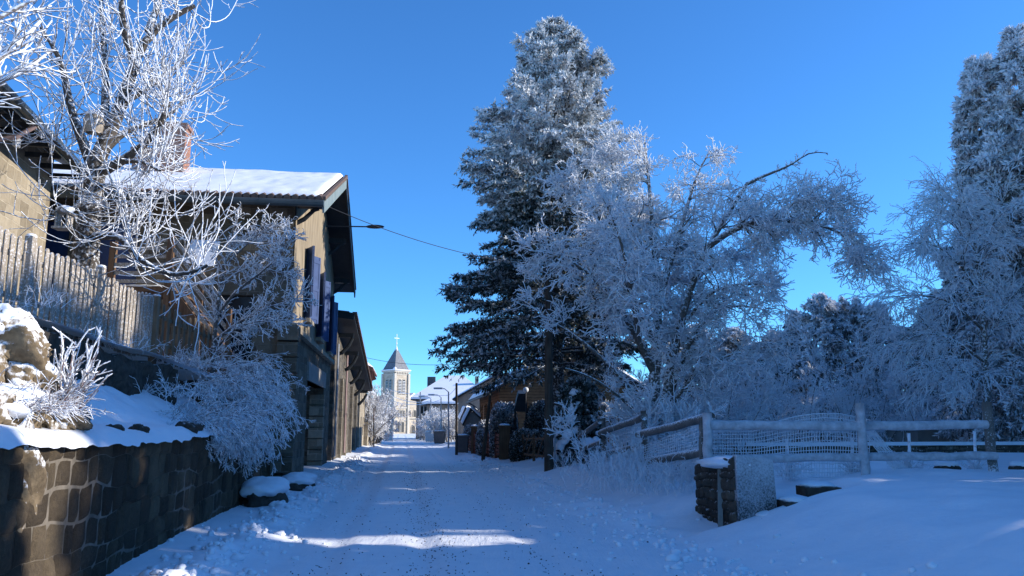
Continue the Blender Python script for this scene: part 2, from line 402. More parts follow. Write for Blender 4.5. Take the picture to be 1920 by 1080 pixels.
MT['concrete'] = m_simple('concrete', (0.22, 0.21, 0.19), (0.34, 0.32, 0.29), 5, 0.9, 0.3, frost=0.2)
MT['slabfrost'] = m_simple('rimed_slab', (0.34, 0.34, 0.36), (0.58, 0.59, 0.63), 24, 0.85, 0.4)
def m_slab():
    m, nt, b = mat_new('rimed_slab'); g = geo(nt); sp = N(nt, 'ShaderNodeSeparateXYZ'); nt.links.new(g.outputs['Position'], sp.inputs[0])
    n = noise(nt, g.outputs['Position'], 38, 5, 0.75); n2 = noise(nt, g.outputs['Position'], 3.5, 4)
    k = math_(nt, 'ADD', n.outputs['Fac'], math_(nt, 'MULTIPLY', math_(nt, 'SUBTRACT', sp.outputs[2], 0.62), 0.30))
    k = math_(nt, 'ADD', k, math_(nt, 'MULTIPLY', math_(nt, 'SUBTRACT', n2.outputs['Fac'], .5), .35))
    col = ramp(nt, k, [(0.36, (0.05, 0.05, 0.05)), (0.47, (0.26, 0.26, 0.27)), (0.70, (0.50, 0.51, 0.54))]).outputs[0]
    nt.links.new(col, b.inputs['Base Color']); b.inputs['Roughness'].default_value = .9; bump(nt, b, n.outputs['Fac'], .6, .01); return m
MT['slabfrost'] = m_slab()
MT['rock'] = m_simple('mossy_rock', (0.07, 0.05, 0.03), (0.24, 0.18, 0.11), 7, 0.95, 1.0, frost=0.44)
MT['darkstone'] = m_simple('dark_stone', (0.03, 0.025, 0.02), (0.08, 0.068, 0.055), 9, 0.95, 0.8, frost=0.18)
MT['spruce'] = m_foliage('spruce_needles', (0.022, 0.034, 0.030), (0.05, 0.066, 0.055), (0.76, 0.78, 0.80))
MT['greyfir'] = m_foliage('rimed_needles', (0.05, 0.055, 0.055), (0.11, 0.12, 0.11), (0.80, 0.82, 0.86))
MT['hedge'] = m_foliage('hedge_leaves', (0.025, 0.03, 0.022), (0.06, 0.065, 0.05))
MT['net'] = m_simple('frosted_net', (0.75, 0.78, 0.82), (0.86, 0.88, 0.92), 10, 0.7, 0)

# ------------------------------------------------------------------ ground and road
XL = -3.158          # street-line offset of the left walls: X = XL + SL*Y
def gz(s, Y):
    """height of the snow at street offset s (X = s + SL*Y) and depth Y"""
    s = np.asarray(s, float); Y = np.asarray(Y, float)
    near = sst(200, 60, Y)
    z = 0.012*vnoise(s*1.7, Y*0.8, 1)*near
    # wheel tracks
    for c in (-0.9, 0.35, 1.9): z = z+(-0.034*np.exp(-((s-c-0.10*vnoise(Y*.3, Y*0, 3))/0.17)**2)+.014*np.exp(-((s-c-.30-0.10*vnoise(Y*.3, Y*0, 3))/0.09)**2))*near
    z += 0.01*vnoise(s*6, Y*4, 4)*near
    # left berm, ploughed clods
    lb = np.exp(-((s+2.15-0.35*vnoise(Y*0.35, Y*0, 5))/0.42)**2)
    clod = np.maximum(0, vnoise(s*3.1, Y*2.3, 6)+0.12)*0.42+0.22*np.maximum(0, vnoise(s*7, Y*5.5, 16))
    z += lb*(0.07+0.5*clod+0.10*np.maximum(0, vnoise(s*11, Y*8, 17)))*sst(200, 90, Y)
    z += 0.16*sst(-2.2, -3.3, s)*sst(6, 12, Y)
    # right ploughed edge of road
    rb = np.exp(-((s-4.0-0.5*vnoise(Y*0.22, Y*0, 7))/0.55)**2)
    z += rb*(0.05+0.22*np.maximum(0, vnoise(s*2.4, Y*1.7, 8)+.1))*sst(200, 80, Y)*sst(11, 15, Y)
    # mound on the right in front, bank further on
    m1 = 0.86*np.clip((s+0.22*vnoise(Y*.5, s*.4, 9)-4.1)/2.7, 0, 1)**1.0; m1 = m1-0.08*np.exp(-((s-6.8)/.4)**2)
    pocket = sst(12.15, 12.5, Y)*sst(14.6, 13.6, Y)*sst(7.4, 6.6, s)
    m1 = m1*(1-0.55*pocket)
    m1 *= (1-0.0*sst(8, 5, Y))
    m2 = 0.45*sst(3.9, 5.4, s)+0.40*sst(6, 9, s)
    m3 = 0.30*sst(4.6, 6.5, s)
    k1 = sst(13.2, 15.2, Y); k2 = sst(24, 34, Y)
    z += (m1*(1-k1)+m2*k1)*(1-k2)+m3*k2*sst(120, 60, Y)
    wn = sst(3.2, 5, s)*sst(60, 20, Y)
    z += 0.10*vnoise(s*0.8, Y*0.6, 10)*wn+0.025*vnoise(s*3.5, Y*2.5, 11)*wn
    z += 0.09*np.maximum(0, vnoise(s*1.9, Y*1.4, 12))*sst(2.4, 3.4, s)*sst(25, 9, Y)
    return z
def G(x, y): return float(gz(x-SL*y, y))

def graded(segs):
    out = [segs[0][0]]
    for a, b, st in segs:
        n = max(1, int(round((b-a)/st))); out += list(np.linspace(a, b, n+1)[1:])
    return np.array(out)
ss = graded([(-2500, -400, 700), (-400, -60, 60), (-60, -6, 6), (-6, -3.4, .4), (-3.4, 5.0, 0.08), (5.0, 11, 0.13), (11, 30, 0.8), (30, 120, 15), (120, 400, 70), (400, 2500, 700)])
ys = graded([(-60, 4, 4), (4, 8, .3), (8, 17, 0.09), (17, 32, 0.16), (32, 70, 0.5), (70, 200, 4), (200, 500, 60), (500, 3500, 1000)])
SS, YY = np.meshgrid(ss, ys)
ZZ = gz(SS, YY)
ZZ = np.where((SS > -6) & (SS < 30) & (YY < 200), ZZ, np.where(YY < 200, ZZ, 0))
V = np.stack([SS+SL*YY, YY, ZZ], -1).reshape(-1, 3)
ny, nx = SS.shape; idx = np.arange(ny*nx).reshape(ny, nx)
Fq = np.stack([idx[:-1, :-1], idx[:-1, 1:], idx[1:, 1:], idx[1:, :-1]], -1)
sc_ = (SS[:-1, :-1]+SS[:-1, 1:])/2; yc_ = (YY[:-1, :-1]+YY[1:, :-1])/2
is_road = (sc_ > -1.55) & (sc_ < 3.55) & (yc_ > -60) & (yc_ < 200)
def sub_mesh(name, F):
    u, inv = np.unique(F.ravel(), return_inverse=True)
    return np_mesh(name, V[u], inv.reshape(F.shape))
tag(link_mesh('ground', sub_mesh('ground', Fq[~is_road]), MT['snow'], smooth=True), kind='structure')
tag(link_mesh('road', sub_mesh('road', Fq[is_road]), MT['road'], smooth=True), kind='structure')

def sheet(name, fn, s0, s1, y0, y1, ds, dy, mat, **kw):
    """surface over (x, y): fn(x, y) -> z"""
    xs = np.linspace(s0, s1, max(2, int((s1-s0)/ds))); yv = np.linspace(y0, y1, max(2, int((y1-y0)/dy)))
    X, Y = np.meshgrid(xs, yv); Z = fn(X, Y)
    Vv = np.stack([X+SL*Y, Y, Z], -1).reshape(-1, 3); i = np.arange(X.size).reshape(X.shape)
    F = np.stack([i[:-1, :-1], i[:-1, 1:], i[1:, 1:], i[1:, :-1]], -1).reshape(-1, 4)
    return link_mesh(name, np_mesh(name, Vv, F), mat, smooth=True)

# ------------------------------------------------------------------ generic builders
def rock_mesh(c, size, seed, nu=28, nv=16, amp=0.35):
    th = np.linspace(0, 2*np.pi, nu, endpoint=False); ph = np.linspace(0.02, np.pi-0.02, nv)
    T, Pp = np.meshgrid(th, ph)
    d = np.stack([np.sin(Pp)*np.cos(T), np.sin(Pp)*np.sin(T), np.cos(Pp)], -1)
    r = 1+amp*(vnoise(d[..., 0]*2+seed, d[..., 1]*2+d[..., 2]*2.3, seed)+.5*vnoise(d[..., 0]*5+seed, d[..., 1]*5+d[..., 2]*4.7, seed+1)+.25*vnoise(d[..., 0]*11, d[..., 1]*11+d[..., 2]*9, seed+2))
    Vv = (np.array(c)+d*r[..., None]*np.array(size)).reshape(-1, 3)
    i = np.arange(nu*nv).reshape(nv, nu); j = np.roll(i, -1, axis=1)
    F = np.stack([i[:-1], i[1:], j[1:], j[:-1]], -1).reshape(-1, 4)
    return Vv, F
def blob(name, c, size, seed, mat, parent=None, amp=0.25, nu=28, nv=16):
    Vv, F = rock_mesh(c, size, seed, nu, nv, amp)
    return link_mesh(name, np_mesh(name, Vv, F), mat, parent, smooth=True)

def rough_wall(mb, p0, p1, zb, ztop, th, side, step=0.14, amp=0.03, seed=1, topn=0.06):
    """rough masonry wall from p0 to p1 (xy); ztop(t); front face on the side of vector side"""
    p0 = np.array([*p0, 0.]); p1 = np.array([*p1, 0.]); L = np.linalg.norm(p1-p0); d = (p1-p0)/L; side = np.array(side, float)
    n = max(2, int(L/step)); t = np.linspace(0, 1, n)
    zt = ztop(t)+topn*vnoise(t*L*2.5, t*0, seed)+topn*.6*vnoise(t*L*7, t*0, seed+1)
    m = max(3, int((zt.max()-zb)/step)); v = np.linspace(0, 1, m)
    Tt, Vv = np.meshgrid(t, v); Z = zb+(zt[None]-zb)*Vv
    off = amp*2*(vnoise(Tt*L*2.3, Z*3.1, seed+2)+.6*vnoise(Tt*L*6, Z*7, seed+3))
    P = p0+d*(Tt*L)[..., None]+side*off[..., None]; P[..., 2] = Z
    i = np.arange(n*m).reshape(m, n)
    F = np.stack([i[:-1, :-1], i[:-1, 1:], i[1:, 1:], i[1:, :-1]], -1).reshape(-1, 4)
    if np.cross(d, UP).dot(side) < 0: F = F[:, ::-1]
    mb.add(P.reshape(-1, 3), [tuple(f) for f in F])
    for k in range(n-1):
        a, b = P[-1, k], P[-1, k+1]; mb.face([a, b, b-side*th, a-side*th])
        a2, b2 = a-side*th, b-side*th; mb.face([a2, b2, np.array([*b2[:2], zb]), np.array([*a2[:2], zb])])
    for k in (0, n-1):
        a = P[-1, k]; b = P[0, k]; mb.face([b, a, a-side*th, b-side*th])
    return P

def m_tone(name, cols, frost=None):
    m, nt, b = mat_new(name); a = N(nt, 'ShaderNodeAttribute', attribute_name='tone'); g = geo(nt)
    n = noise(nt, g.outputs['Position'], 24, 8, 0.78); n0 = noise(nt, g.outputs['Position'], 1.1, 4, 0.6)
    k = math_(nt, 'ADD', math_(nt, 'MULTIPLY', a.outputs['Fac'], .38), math_(nt, 'MULTIPLY', n.outputs['Fac'], .65))
    col = ramp(nt, k, [(0.2, cols[0]), (0.5, cols[1]), (0.8, cols[2])]).outputs[0]
    col = mixc(nt, math_(nt, 'MULTIPLY', ramp(nt, n0.outputs['Fac'], [(0.4, (1,)*3), (0.62, (0,)*3)]).outputs[0], .55), col, tuple(c*.6 for c in cols[0]))
    if frost is not None: fm, _ = frost_mask(nt, frost, 20); col = mixc(nt, fm, col, SNOWC)
    nt.links.new(col, b.inputs['Base Color']); b.inputs['Roughness'].default_value = .9; b.inputs['Specular IOR Level'].default_value = .2
    bump(nt, b, n.outputs['Fac'], 1.0, .05); return m
def stone_face(name, p0, p1, zb, ztop, side, rows, wmin, wmax, joint, relief, mat, parent, seed, wave=.07, nsub=5, dfn=None):
    """courses of separate stones standing proud of the mortar bed"""
    r_ = np.random.RandomState(seed); p0 = np.array([*p0, 0.]); p1 = np.array([*p1, 0.]); L = np.linalg.norm(p1-p0); d = (p1-p0)/L; side = np.array(side, float)
    V_, F_, tone, n = [], [], [], 0; z0 = np.r_[0, np.cumsum(r_.uniform(.75, 1.25, rows))]; z0 /= z0[-1]
    for k in range(rows):
        u = -r_.uniform(0, wmax)
        while u < L:
            w_ = r_.uniform(wmin, wmax)*(1.0 if r_.rand() > .2 else .6); a, b = max(0, u), min(L, u+w_); u += w_
            if b-a < .08: continue
            g_ = np.linspace(0, 1, nsub+1); A_, B_ = np.meshgrid(g_, g_)
            j1, j2, j3, j4 = joint*r_.uniform(.5, 1.3, 4); sk1, sk2 = r_.normal(0, .03, 2)
            uu = a+j1+(b-a-j1-j2)*A_+(sk1*(1-A_)+sk2*A_)*(B_-.5)
            h = ztop(np.clip(uu/L, 0, 1))-zb
            def zz(f, kk): return zb+f*h+(wave*1.2*vnoise(uu*1.15+kk*7.3, uu*0+kk, seed)+wave*.4*vnoise(uu*4+kk*3, uu*0+kk, seed+1))*(0 < kk < rows)
            lo = zz(z0[k], k)+j3; hi = zz(z0[k+1], k+1)-j4; Z = lo+(hi-lo)*B_
            e = np.minimum(np.minimum(A_, 1-A_)*(b-a), np.minimum(B_, 1-B_)*(hi-lo)); bul = relief*np.sqrt(np.clip(e/.035, 0, 1))*r_.uniform(.5, 1.3)+.012*vnoise(uu*9, Z*9, seed+3)*(e > 0)
            base = dfn(uu, Z) if dfn else 0
            P = p0+d*uu[..., None]+side*(bul+base)[..., None]; P[..., 2] = Z
            i = n+np.arange(P.shape[0]*P.shape[1]).reshape(P.shape[:2]); F = np.stack([i[:-1, :-1], i[:-1, 1:], i[1:, 1:], i[1:, :-1]], -1).reshape(-1, 4)
            V_.append(P.reshape(-1, 3)); F_.append(F); tone.append(np.full(len(F), r_.rand())); n += P.shape[0]*P.shape[1]
    F = np.concatenate(F_)
    if np.cross(d, UP).dot(side) < 0: F = F[:, ::-1]
    me = np_mesh(name, np.concatenate(V_), F); at_ = me.attributes.new('tone', 'FLOAT', 'FACE'); at_.data.foreach_set('value', np.concatenate(tone).astype(np.float32))
    return link_mesh(name, me, mat, parent)

def wall_holes(mb, O, U, Wn, L, z0, z1, holes, depth=0.25, mi=0):
    """vertical wall from O along U (unit) length L, outward normal Wn, rectangular holes (u0,u1,za,zb) with reveals"""
    O = np.array(O, float)
    pt = lambda u, z, dd=0: O+U*u+UP*z-Wn*dd
    us = sorted({0, L, *[h[0] for h in holes], *[h[1] for h in holes]}); zs = sorted({z0, z1, *[max(z0, h[2]) for h in holes], *[min(z1, h[3]) for h in holes]})
    for a, b in zip(us[:-1], us[1:]):
        for c, d in zip(zs[:-1], zs[1:]):
            um, zm = (a+b)/2, (c+d)/2
            if any(h[0] < um < h[1] and h[2] < zm < h[3] for h in holes): continue
            mb.face([pt(a, c), pt(b, c), pt(b, d), pt(a, d)], mi)
    for a, b, c, d in holes:
        for p, q in (((a, c), (a, d)), ((a, d), (b, d)), ((b, d), (b, c)), ((b, c), (a, c))):
            mb.face([pt(*p), pt(*q), pt(*q, depth), pt(*p, depth)], mi)

def snow_slab(name, O, U, W, L, Wd, th, parent, seed=0, n=60, m=14, edge=0.06, rise=None, mat=None):
    """snow lying on a sloping plane: O corner, U along eave (L), W up the slope (Wd)"""
    nrm = np.cross(U, W); nrm = nrm if nrm[2] > 0 else -nrm
    a, b = np.meshgrid(np.linspace(0, 1, n), np.linspace(0, 1, m))
    h = th*(1+0.5*vnoise(a*L*1.3, b*Wd*1.1, seed)+0.35*vnoise(a*L*4, b*Wd*3, seed+1))
    fade = np.minimum(np.minimum(a*L, (1-a)*L)/0.12, np.minimum(b*Wd, (1-b)*Wd+.08)/0.12); h = h*np.sqrt(np.clip(fade, 0.02, 1))
    jag = edge*vnoise(a*L*3.1, b*0, seed+2)*(1-b)
    P = np.array(O)+U*(a*L)[..., None]+W*(b*Wd+jag)[..., None]+nrm*h[..., None]
    B = np.array(O)+U*(a*L)[..., None]+W*(b*Wd+jag)[..., None]+nrm*0.004
    i = np.arange(n*m).reshape(m, n); F = [np.stack([i[:-1, :-1], i[:-1, 1:], i[1:, 1:], i[1:, :-1]], -1).reshape(-1, 4)]
    Vv = np.concatenate([P.reshape(-1, 3), B.reshape(-1, 3)]); k = n*m
    ring = np.concatenate([i[0, :], i[1:, -1], i[-1, -2::-1], i[-2:0:-1, 0]]); r2 = np.roll(ring, -1)
    F.append(np.stack([ring, ring+k, r2+k, r2], -1))
    return link_mesh(name, np_mesh(name, Vv, np.concatenate(F)), mat or MT['roofsnow'], parent, smooth=True)

# ------------------------------------------------------------------ left bank: walls, terraces
def garden_z(X, Y):
    return 3.28-(Y-12)*0.055-0.28*sst(-7.4, -6.3, X)+0.08*vnoise(X*1.5, Y*1.3, 21)+.03*vnoise(X*5, Y*5, 22)
def terrace_z(X, Y):
    e = X-(XL+SL*Y)
    low = 1.58+0.78*sst(0.0, -1.9, e); hi = 1.55+(garden_z(X*0-6.3, Y)-1.55)*sst(0, -2.6, e)
    k = sst(14.4, 16.0, Y)
    z = low*(1-k)+hi*k+(0.17*vnoise(X*1.9, Y*1.2, 23)+0.07*vnoise(X*6, Y*4, 24))*(1-.65*sst(-.6, -.1, e))+.02*vnoise(X*15, Y*12, 27)
    return z+0.04*sst(-.5, -.15, e)-0.20*np.clip((e+.12)/.26, 0, 1)**2
def xy_sheet(name, fn, x0, x1, y0, y1, dx, dy, mat, xr=None):
    xs = np.linspace(x0, x1, int((x1-x0)/dx)+1); yv = np.linspace(y0, y1, int((y1-y0)/dy)+1)
    X, Y = np.meshgrid(xs, yv)
    if xr is not None:
        t = (X-x0)/(x1-x0); X = x0+(xr(Y)-x0)*t**0.85
    Vv = np.stack([X, Y, fn(X, Y)], -1).reshape(-1, 3); i = np.arange(X.size).reshape(X.shape)
    F = np.stack([i[:-1, :-1], i[:-1, 1:], i[1:, 1:], i[1:, :-1]], -1).reshape(-1, 4)
    return link_mesh(name, np_mesh(name, Vv, F), mat, smooth=True)
tag(xy_sheet('terrace_ground', terrace_z, -7.2, -4.3, 2.0, 18.4, 0.05, 0.09, MT['snow'], xr=lambda Y: XL+SL*Y+0.11+0.05*vnoise(Y*1.3, Y*0, 25)+.03*vnoise(Y*6, Y*0, 28)), kind='structure')
tag(xy_sheet('garden_ground', garden_z, -34, -6.26, 2.0, 20.8, 0.14, 0.12, MT['snow'], xr=lambda Y: -6.30+0.06*vnoise(Y*3, Y*0, 26)+0*Y), kind='structure')

MT['mortar'] = m_simple('lime_mortar', (0.10, 0.085, 0.065), (0.20, 0.17, 0.135), 6, 0.9, 0.4)
MT['wallblock'] = m_tone('retaining_blocks', [(0.05, 0.038, 0.026), (0.11, 0.083, 0.055), (0.21, 0.16, 0.10)])
MT['rubbleblock'] = m_tone('rubble_blocks', [(0.045, 0.036, 0.028), (0.11, 0.09, 0.07), (0.20, 0.165, 0.12)], .30)
rw = thing('retaining_wall', (XL+SL*8, 8, 0), 'long dark stone retaining wall with pale mortar lines along the left of the road', 'retaining wall')
mb = MB(); rough_wall(mb, (XL+SL*2.0, 2.0), (XL+SL*18.4, 18.4), -0.3, lambda t: 1.48+0.04*np.sin(t*9), 0.45, DR, 0.14, 0.0, 31, 0.06)
mb.build('mortar_bed', MT['mortar'], rw)
stone_face('stonework', (XL+SL*2.0, 2.0), (XL+SL*18.4, 18.4), -.3, lambda t: 1.52+0.05*np.sin(t*9)+.05*vnoise(t*38, t*0, 8), DR, 7, .18, .46, .0030, .024, MT['wallblock'], rw, 32, wave=.10, dfn=lambda u, z: .03*vnoise(u*.9, z*1.1, 33)+.004)
mb = MB()
rough_wall(mb, (-6.33, 8.0), (-6.40, 15.3), 1.9, lambda t: 3.06-0.36*t, 0.5, (1, 0.01, 0), 0.09, 0.09, 41, 0.12)
tag(mb.build('terrace_wall', MT['darkstone']), 'low dark rubble wall capped with snow just below the picket fence', 'garden wall')
# return wall closing the garden towards the house
mb = MB()
rough_wall(mb, (-13, 20.7), (XL+SL*20.2-0.5, 20.25), -0.2, lambda t: 2.95-1.0*sst(0.75, 1, t), 0.4, (0, -1, 0), 0.3, 0.03, 43)
rough_wall(mb, (XL+SL*18.4-.2, 18.4), (XL+SL*20.3-0.55, 20.3), -0.2, lambda t: 1.5+0.4*t, 0.3, DR, 0.15, 0.03, 44)
tag(mb.build('corner_wall', MT['darkstone']), 'shadowed stone corner wall in the recess between retaining wall and big stone house', 'garden wall')
# snow-covered stone step beside the wall
for (yy, dd, sz, lab) in ((16.6, 0.42, (0.45, 0.75, 0.42), 'dark boulder under a thick ledge of snow at the foot of the retaining wall'), (21.2, 0.5, (0.42, 0.7, 0.22), 'low dark stone step under snow at the street corner of the big stone house')):
    c = np.array([XL+SL*yy+dd, yy, 0.12]); t = thing('boulder', (c[0], c[1], 0), lab, 'boulder')
    blob('stone', c, sz, 51+int(yy), MT['darkstone'], t, 0.4); blob('snow_cap', c+np.array([-.02, .05, sz[2]*.75]), (sz[0]*1.02, sz[1]*1.05, .20), 61+int(yy), MT['snow'], t, 0.3)

# rocks at the near left, in the sun
def rock_thing(px, py, Y, size, seed, lab, snow=True):
    c = at(px, py, Y); t = thing('snowy_rock', (c[0], c[1], c[2]-size[2]), lab, 'rock', None)
    blob('stone', c, size, seed, MT['rock'], t, 0.75, 56, 34)
    if snow: blob('snow_cap', c+np.array([0.0, 0.02, size[2]*0.50]), (size[0]*0.84, size[1]*0.86, size[2]*0.50), seed+9, MT['snow'], t, 0.45, 44, 24)
rock_thing(2, 655, 7.6, (0.36, 0.42, 0.40), 71, 'tall mossy rock with rounded snow cap, highest of the sunlit rocks')
rock_thing(52, 722, 7.7, (0.24, 0.30, 0.26), 72, 'smaller mossy rock with snow beside the sunlit shrub of thick stems')
rock_thing(-20, 800, 7.1, (0.42, 0.5, 0.36), 73, 'broad snow-covered rock on top of the near end of the retaining wall')
rock_thing(15, 905, 6.9, (0.20, 0.34, 0.42), 74, 'rough bare brown rock bulging from the near end of the retaining wall', False)
rock_thing(120, 790, 8.0, (0.20, 0.28, 0.14), 75, 'small snowy stone at the wall edge under the thick-stemmed shrub')

# ------------------------------------------------------------------ picket fence
FX = lambda y: -7.55+(y-12)*0.04
def picket_fence(y0, y1, n, hgt, wd, mat, lab, posts, end_post=False):
    t = thing('picket_fence', (FX(y0), y0, garden_z(FX(y0), y0)), lab, 'fence', 'picket fence panels above the garden wall')
    mb = MB()
    for i in range(n):
        y = y0+(i+0.5)*(y1-y0)/n; x = FX(y)+rng.normal(0, .006); zb = float(garden_z(FX(y), y))-0.05; h = hgt+rng.normal(0, .015)+.05
        lean = rng.normal(0, .008)
        pts = [(-wd/2, 0), (wd/2, 0), (wd/2, h-.05), (wd*.32, h-.012), (0, h), (-wd*.32, h-.012), (-wd/2, h-.05)]
        mb.slab([(x+0.01, y+a+lean*b, zb+b) for a, b in pts], (-0.025, 0, 0))
    mb.build('picket_panel', mat, t)
    for k, hh in enumerate((0.32, hgt-0.28)):
        mb = MB(); mb.bar((FX(y0)-.045, y0, garden_z(FX(y0), y0)+hh), (FX(y1)-.045, y1, garden_z(FX(y1), y1)+hh), .04, .08); mb.build('rail', mat, t)
    for y in posts:
        z = garden_z(FX(y), y); mb = MB()
        mb.box((FX(y)+.02, y, z+(hgt+.08)/2-.1), (.065, .065, (hgt+.08)/2+.1)); p = mb.build('post', mat, t, bevel=.01)
        blob('snow_cap', (FX(y)+.02, y, z+hgt+.09), (.08, .08, .035), 3, MT['snow'], p, .2, 14, 8)
picket_fence(9.6, 12.2, 17, 1.24, 0.098, MT['picket'], 'leftmost panel of grey pickets, partly sunlit, running out of the frame', [12.2])
picket_fence(12.28, 14.2, 13, 1.26, 0.100, MT['picket'], 'close-set grey picket panel between the two capped posts', [14.22])
picket_fence(14.34, 16.3, 14, 1.24, 0.098, MT['picket'], 'close-set grey picket panel just before the brown pickets', [])
picket_fence(16.4, 19.4, 12, 1.16, 0.112, MT['picketbrown'], 'brown picket panel with wide gaps at the far end of the fence', [16.36])

# ------------------------------------------------------------------ big stone house
UH = 12.8
def H(u, wv, z, y0=21.8): return np.array([XL+SL*y0, y0, 0.])+DS*u+DR*wv+UP*z
house = thing('stone_house', H(0, 0, 0), 'big stone and tan house with blue shutters and deep snowy gable overhang', 'house')
wins = [(2.7, 3.7, 4.95, 7.15), (6.3, 7.35, 4.75, 7.0), (10.2, 11.2, 4.6, 6.8)]
mb = MB()
wall_holes(mb, H(0, 0, 0), DS, DR, UH, -0.3, 4.4, [(4.6, 10.2, -0.3, 3.15)], 1.6)
mb.face([H(4.6, -1.6, -.3), H(10.2, -1.6, -.3), H(10.2, -1.6, 3.15), H(4.6, -1.6, 3.15)])
wall_holes(mb, H(0, 0, 0), -DR, -DS, 12, 2.0, 7.9, [(4.1, 5.5, 5.0, 7.15), (5.9, 6.7, 5.0, 7.15), (1.0, 1.9, 3.2, 5.2)], 0.3)
mb.face([H(0, 0, -.3), H(0, -12, -.3), H(0, -12, 2.0), H(0, 0, 2.0)])
mb.face([H(UH, 0, -.3), H(UH, -12, -.3), H(UH, -12, 7.9), H(UH, 0, 7.9)])
mb.face([H(0, -12, -.3), H(UH, -12, -.3), H(UH, -12, 7.9), H(0, -12, 7.9)])
mb.build('wall', MT['housestone'], house)
mb = MB()
wall_holes(mb, H(0, .03, 0), DS, DR, UH, 4.45, 7.9, wins, 0.28)
mb.face([H(0, .03, 7.9), H(UH, .03, 7.9), H(UH/2, .03, 10.35)])
mb.build('rendered_wall', MT['render'], house)
mb = MB(); mb.bar(H(-.02, .06, 4.36), H(UH, .06, 4.36), .22, .16); mb.build('string_course', MT['tanstone'], house)
mb = MB(); mb.bar(H(4.4, -.15, 3.45), H(10.4, -.15, 3.45), .42, .60); mb.build('lintel', MT['concrete'], house)
mb = MB(); 
for k in range(10): mb.box(H(0.02, -.02, .2+k*.44), (.28 if k % 2 else .18, .28, .20), (DS, DR, UP))
mb.build('corner_stones', MT['housestone'], house, bevel=.01)
mb = MB()
for k in range(7): mb.box(H(10.32, -.25, .12+k*.43), (.22 if k % 2 else .14, .28, .195), (DS, DR, UP))
mb.build('door_jamb', MT['tanstone'], house, bevel=.01)
for (a, b, c, d) in wins:
    wi = MB(); wi.face([H(a, -.24, c), H(b, -.24, c), H(b, -.24, d), H(a, -.24, d)]); wo = wi.build('window', MT['glass'], house)
    mb = MB()
    for p, q in (((a+.04, c), (a+.04, d)), ((b-.04, c), (b-.04, d)), (((a+b)/2, c), ((a+b)/2, d)), ((a, c+.04), (b, c+.04)), ((a, d-.04), (b, d-.04)), ((a, c+.7*(d-c)), (b, c+.7*(d-c)))):
        mb.bar(H(p[0], -.20, p[1]), H(q[0], -.20, q[1]), .06, .07, up=DR)
    mb.build('frame', MT['blue'], wo)
    for hx, sgn in ((a, -1), (b, 1)):
        mb = MB(); wv = (b-a)*.5; dirv = DS*sgn*math.cos(R(28))+DR*math.sin(R(28)); nr = np.cross(dirv, UP)
        o = H(hx, .06, (c+d)/2)+dirv*wv/2
        mb.box(o, (wv/2, .02, (d-c)/2), (dirv, nr, UP))
        for z in (-.42, 0, .42): mb.box(o+UP*z*(d-c), (wv/2-.01, .035, .05), (dirv, nr, UP))
        for e in (-1, 1): mb.box(o+dirv*e*(wv/2-.04), (.04, .032, (d-c)/2-.002), (dirv, nr, UP))
        mb.build('shutter', MT['blue'], house)
    mb = MB(); mb.bar(H(a-.12, .10, c-.06), H(b+.12, .10, c-.06), .26, .12); mb.build('window_sill', MT['tanstone'], house)
for (a, b, c, d, m) in ((4.1, 4.8, 5.0, 7.15, 'blue'), (4.8, 5.5, 5.0, 7.15, 'bluedark'), (5.9, 6.7, 5.0, 7.15, 'bluedark'), (1.0, 1.9, 3.2, 5.2, 'glass')):
    mb = MB(); mb.box(H(.20, -(a+b)/2, (c+d)/2), ((b-a)/2-.01, .03, (d-c)/2-.01), (DR, DS, UP))
    if m != 'glass':
        for z in (-.3, .3): mb.box(H(.16, -(a+b)/2, (c+d)/2+z*(d-c)), ((b-a)/2-.04, .02, .05), (DR, DS, UP))
    mb.build('door_leaf' if m != 'glass' else 'window', MT[m], house)
# roof
ZE, ZR = 7.60, 10.52; ov = 0.95; wl, wr = -12.6, 0.85
for sgn in (-1, 1):
    ue = -ov if sgn < 0 else UH+ov; ur = UH/2
    mb = MB(); a, b = H(ue, wl, ZE), H(ue, wr, ZE); c, d = H(ur, wr, ZR), H(ur, wl, ZR)
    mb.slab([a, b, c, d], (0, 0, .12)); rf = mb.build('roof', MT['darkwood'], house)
    # tile courses showing at eave and verge
    mb = MB(); U = (d-c)/np.linalg.norm(d-c); W = (c-b)/np.linalg.norm(c-b); Ls = np.linalg.norm(c-b)
    nn = 64
    for k in range(nn):
        p = b+U*(k+.5)*(np.linalg.norm(b-a)/nn)+UP*.15
        mb.tube([p-W*.06, p+W*.5], [.095, .085], 8)
    k = 0
    while k*.33 < Ls:
        p = b+W*(k*.33)+UP*.16-U*.02; mb.box(p+W*.19, (.05, .19, .05), (U, W*1.0+UP*.02, np.cross(U, W)*-1)); k += 1
    mb.build('tiles', MT['tile'], rf)
    o_, u_ = (a+UP*.19, DR) 
    snow_slab('snow_cover', o_+W*.06, u_, W, np.linalg.norm(b-a)-.10, Ls-.03, .11, rf, 81+sgn, 150, 26)
    mb = MB(); mb.bar(b+DR*.015-UP*.10, c+DR*.015-UP*.10, .05, .30); mb.build('bargeboard', MT['greytrim'] if sgn < 0 else MT['darkwood'], house)
    mb = MB()
    if sgn < 0:
        mb.tube([H(ue-.09, wl, ZE-.02), H(ue-.09, wr+.03, ZE-.02)], .10, 10)
        for k in range(14): mb.bar(H(ue-.20, wl+.4+k*.95, ZE-.0), H(ue+.1, wl+.4+k*.95, ZE+.02), .03, .03)
        mb.build('gutter', MT['zinc'], house)
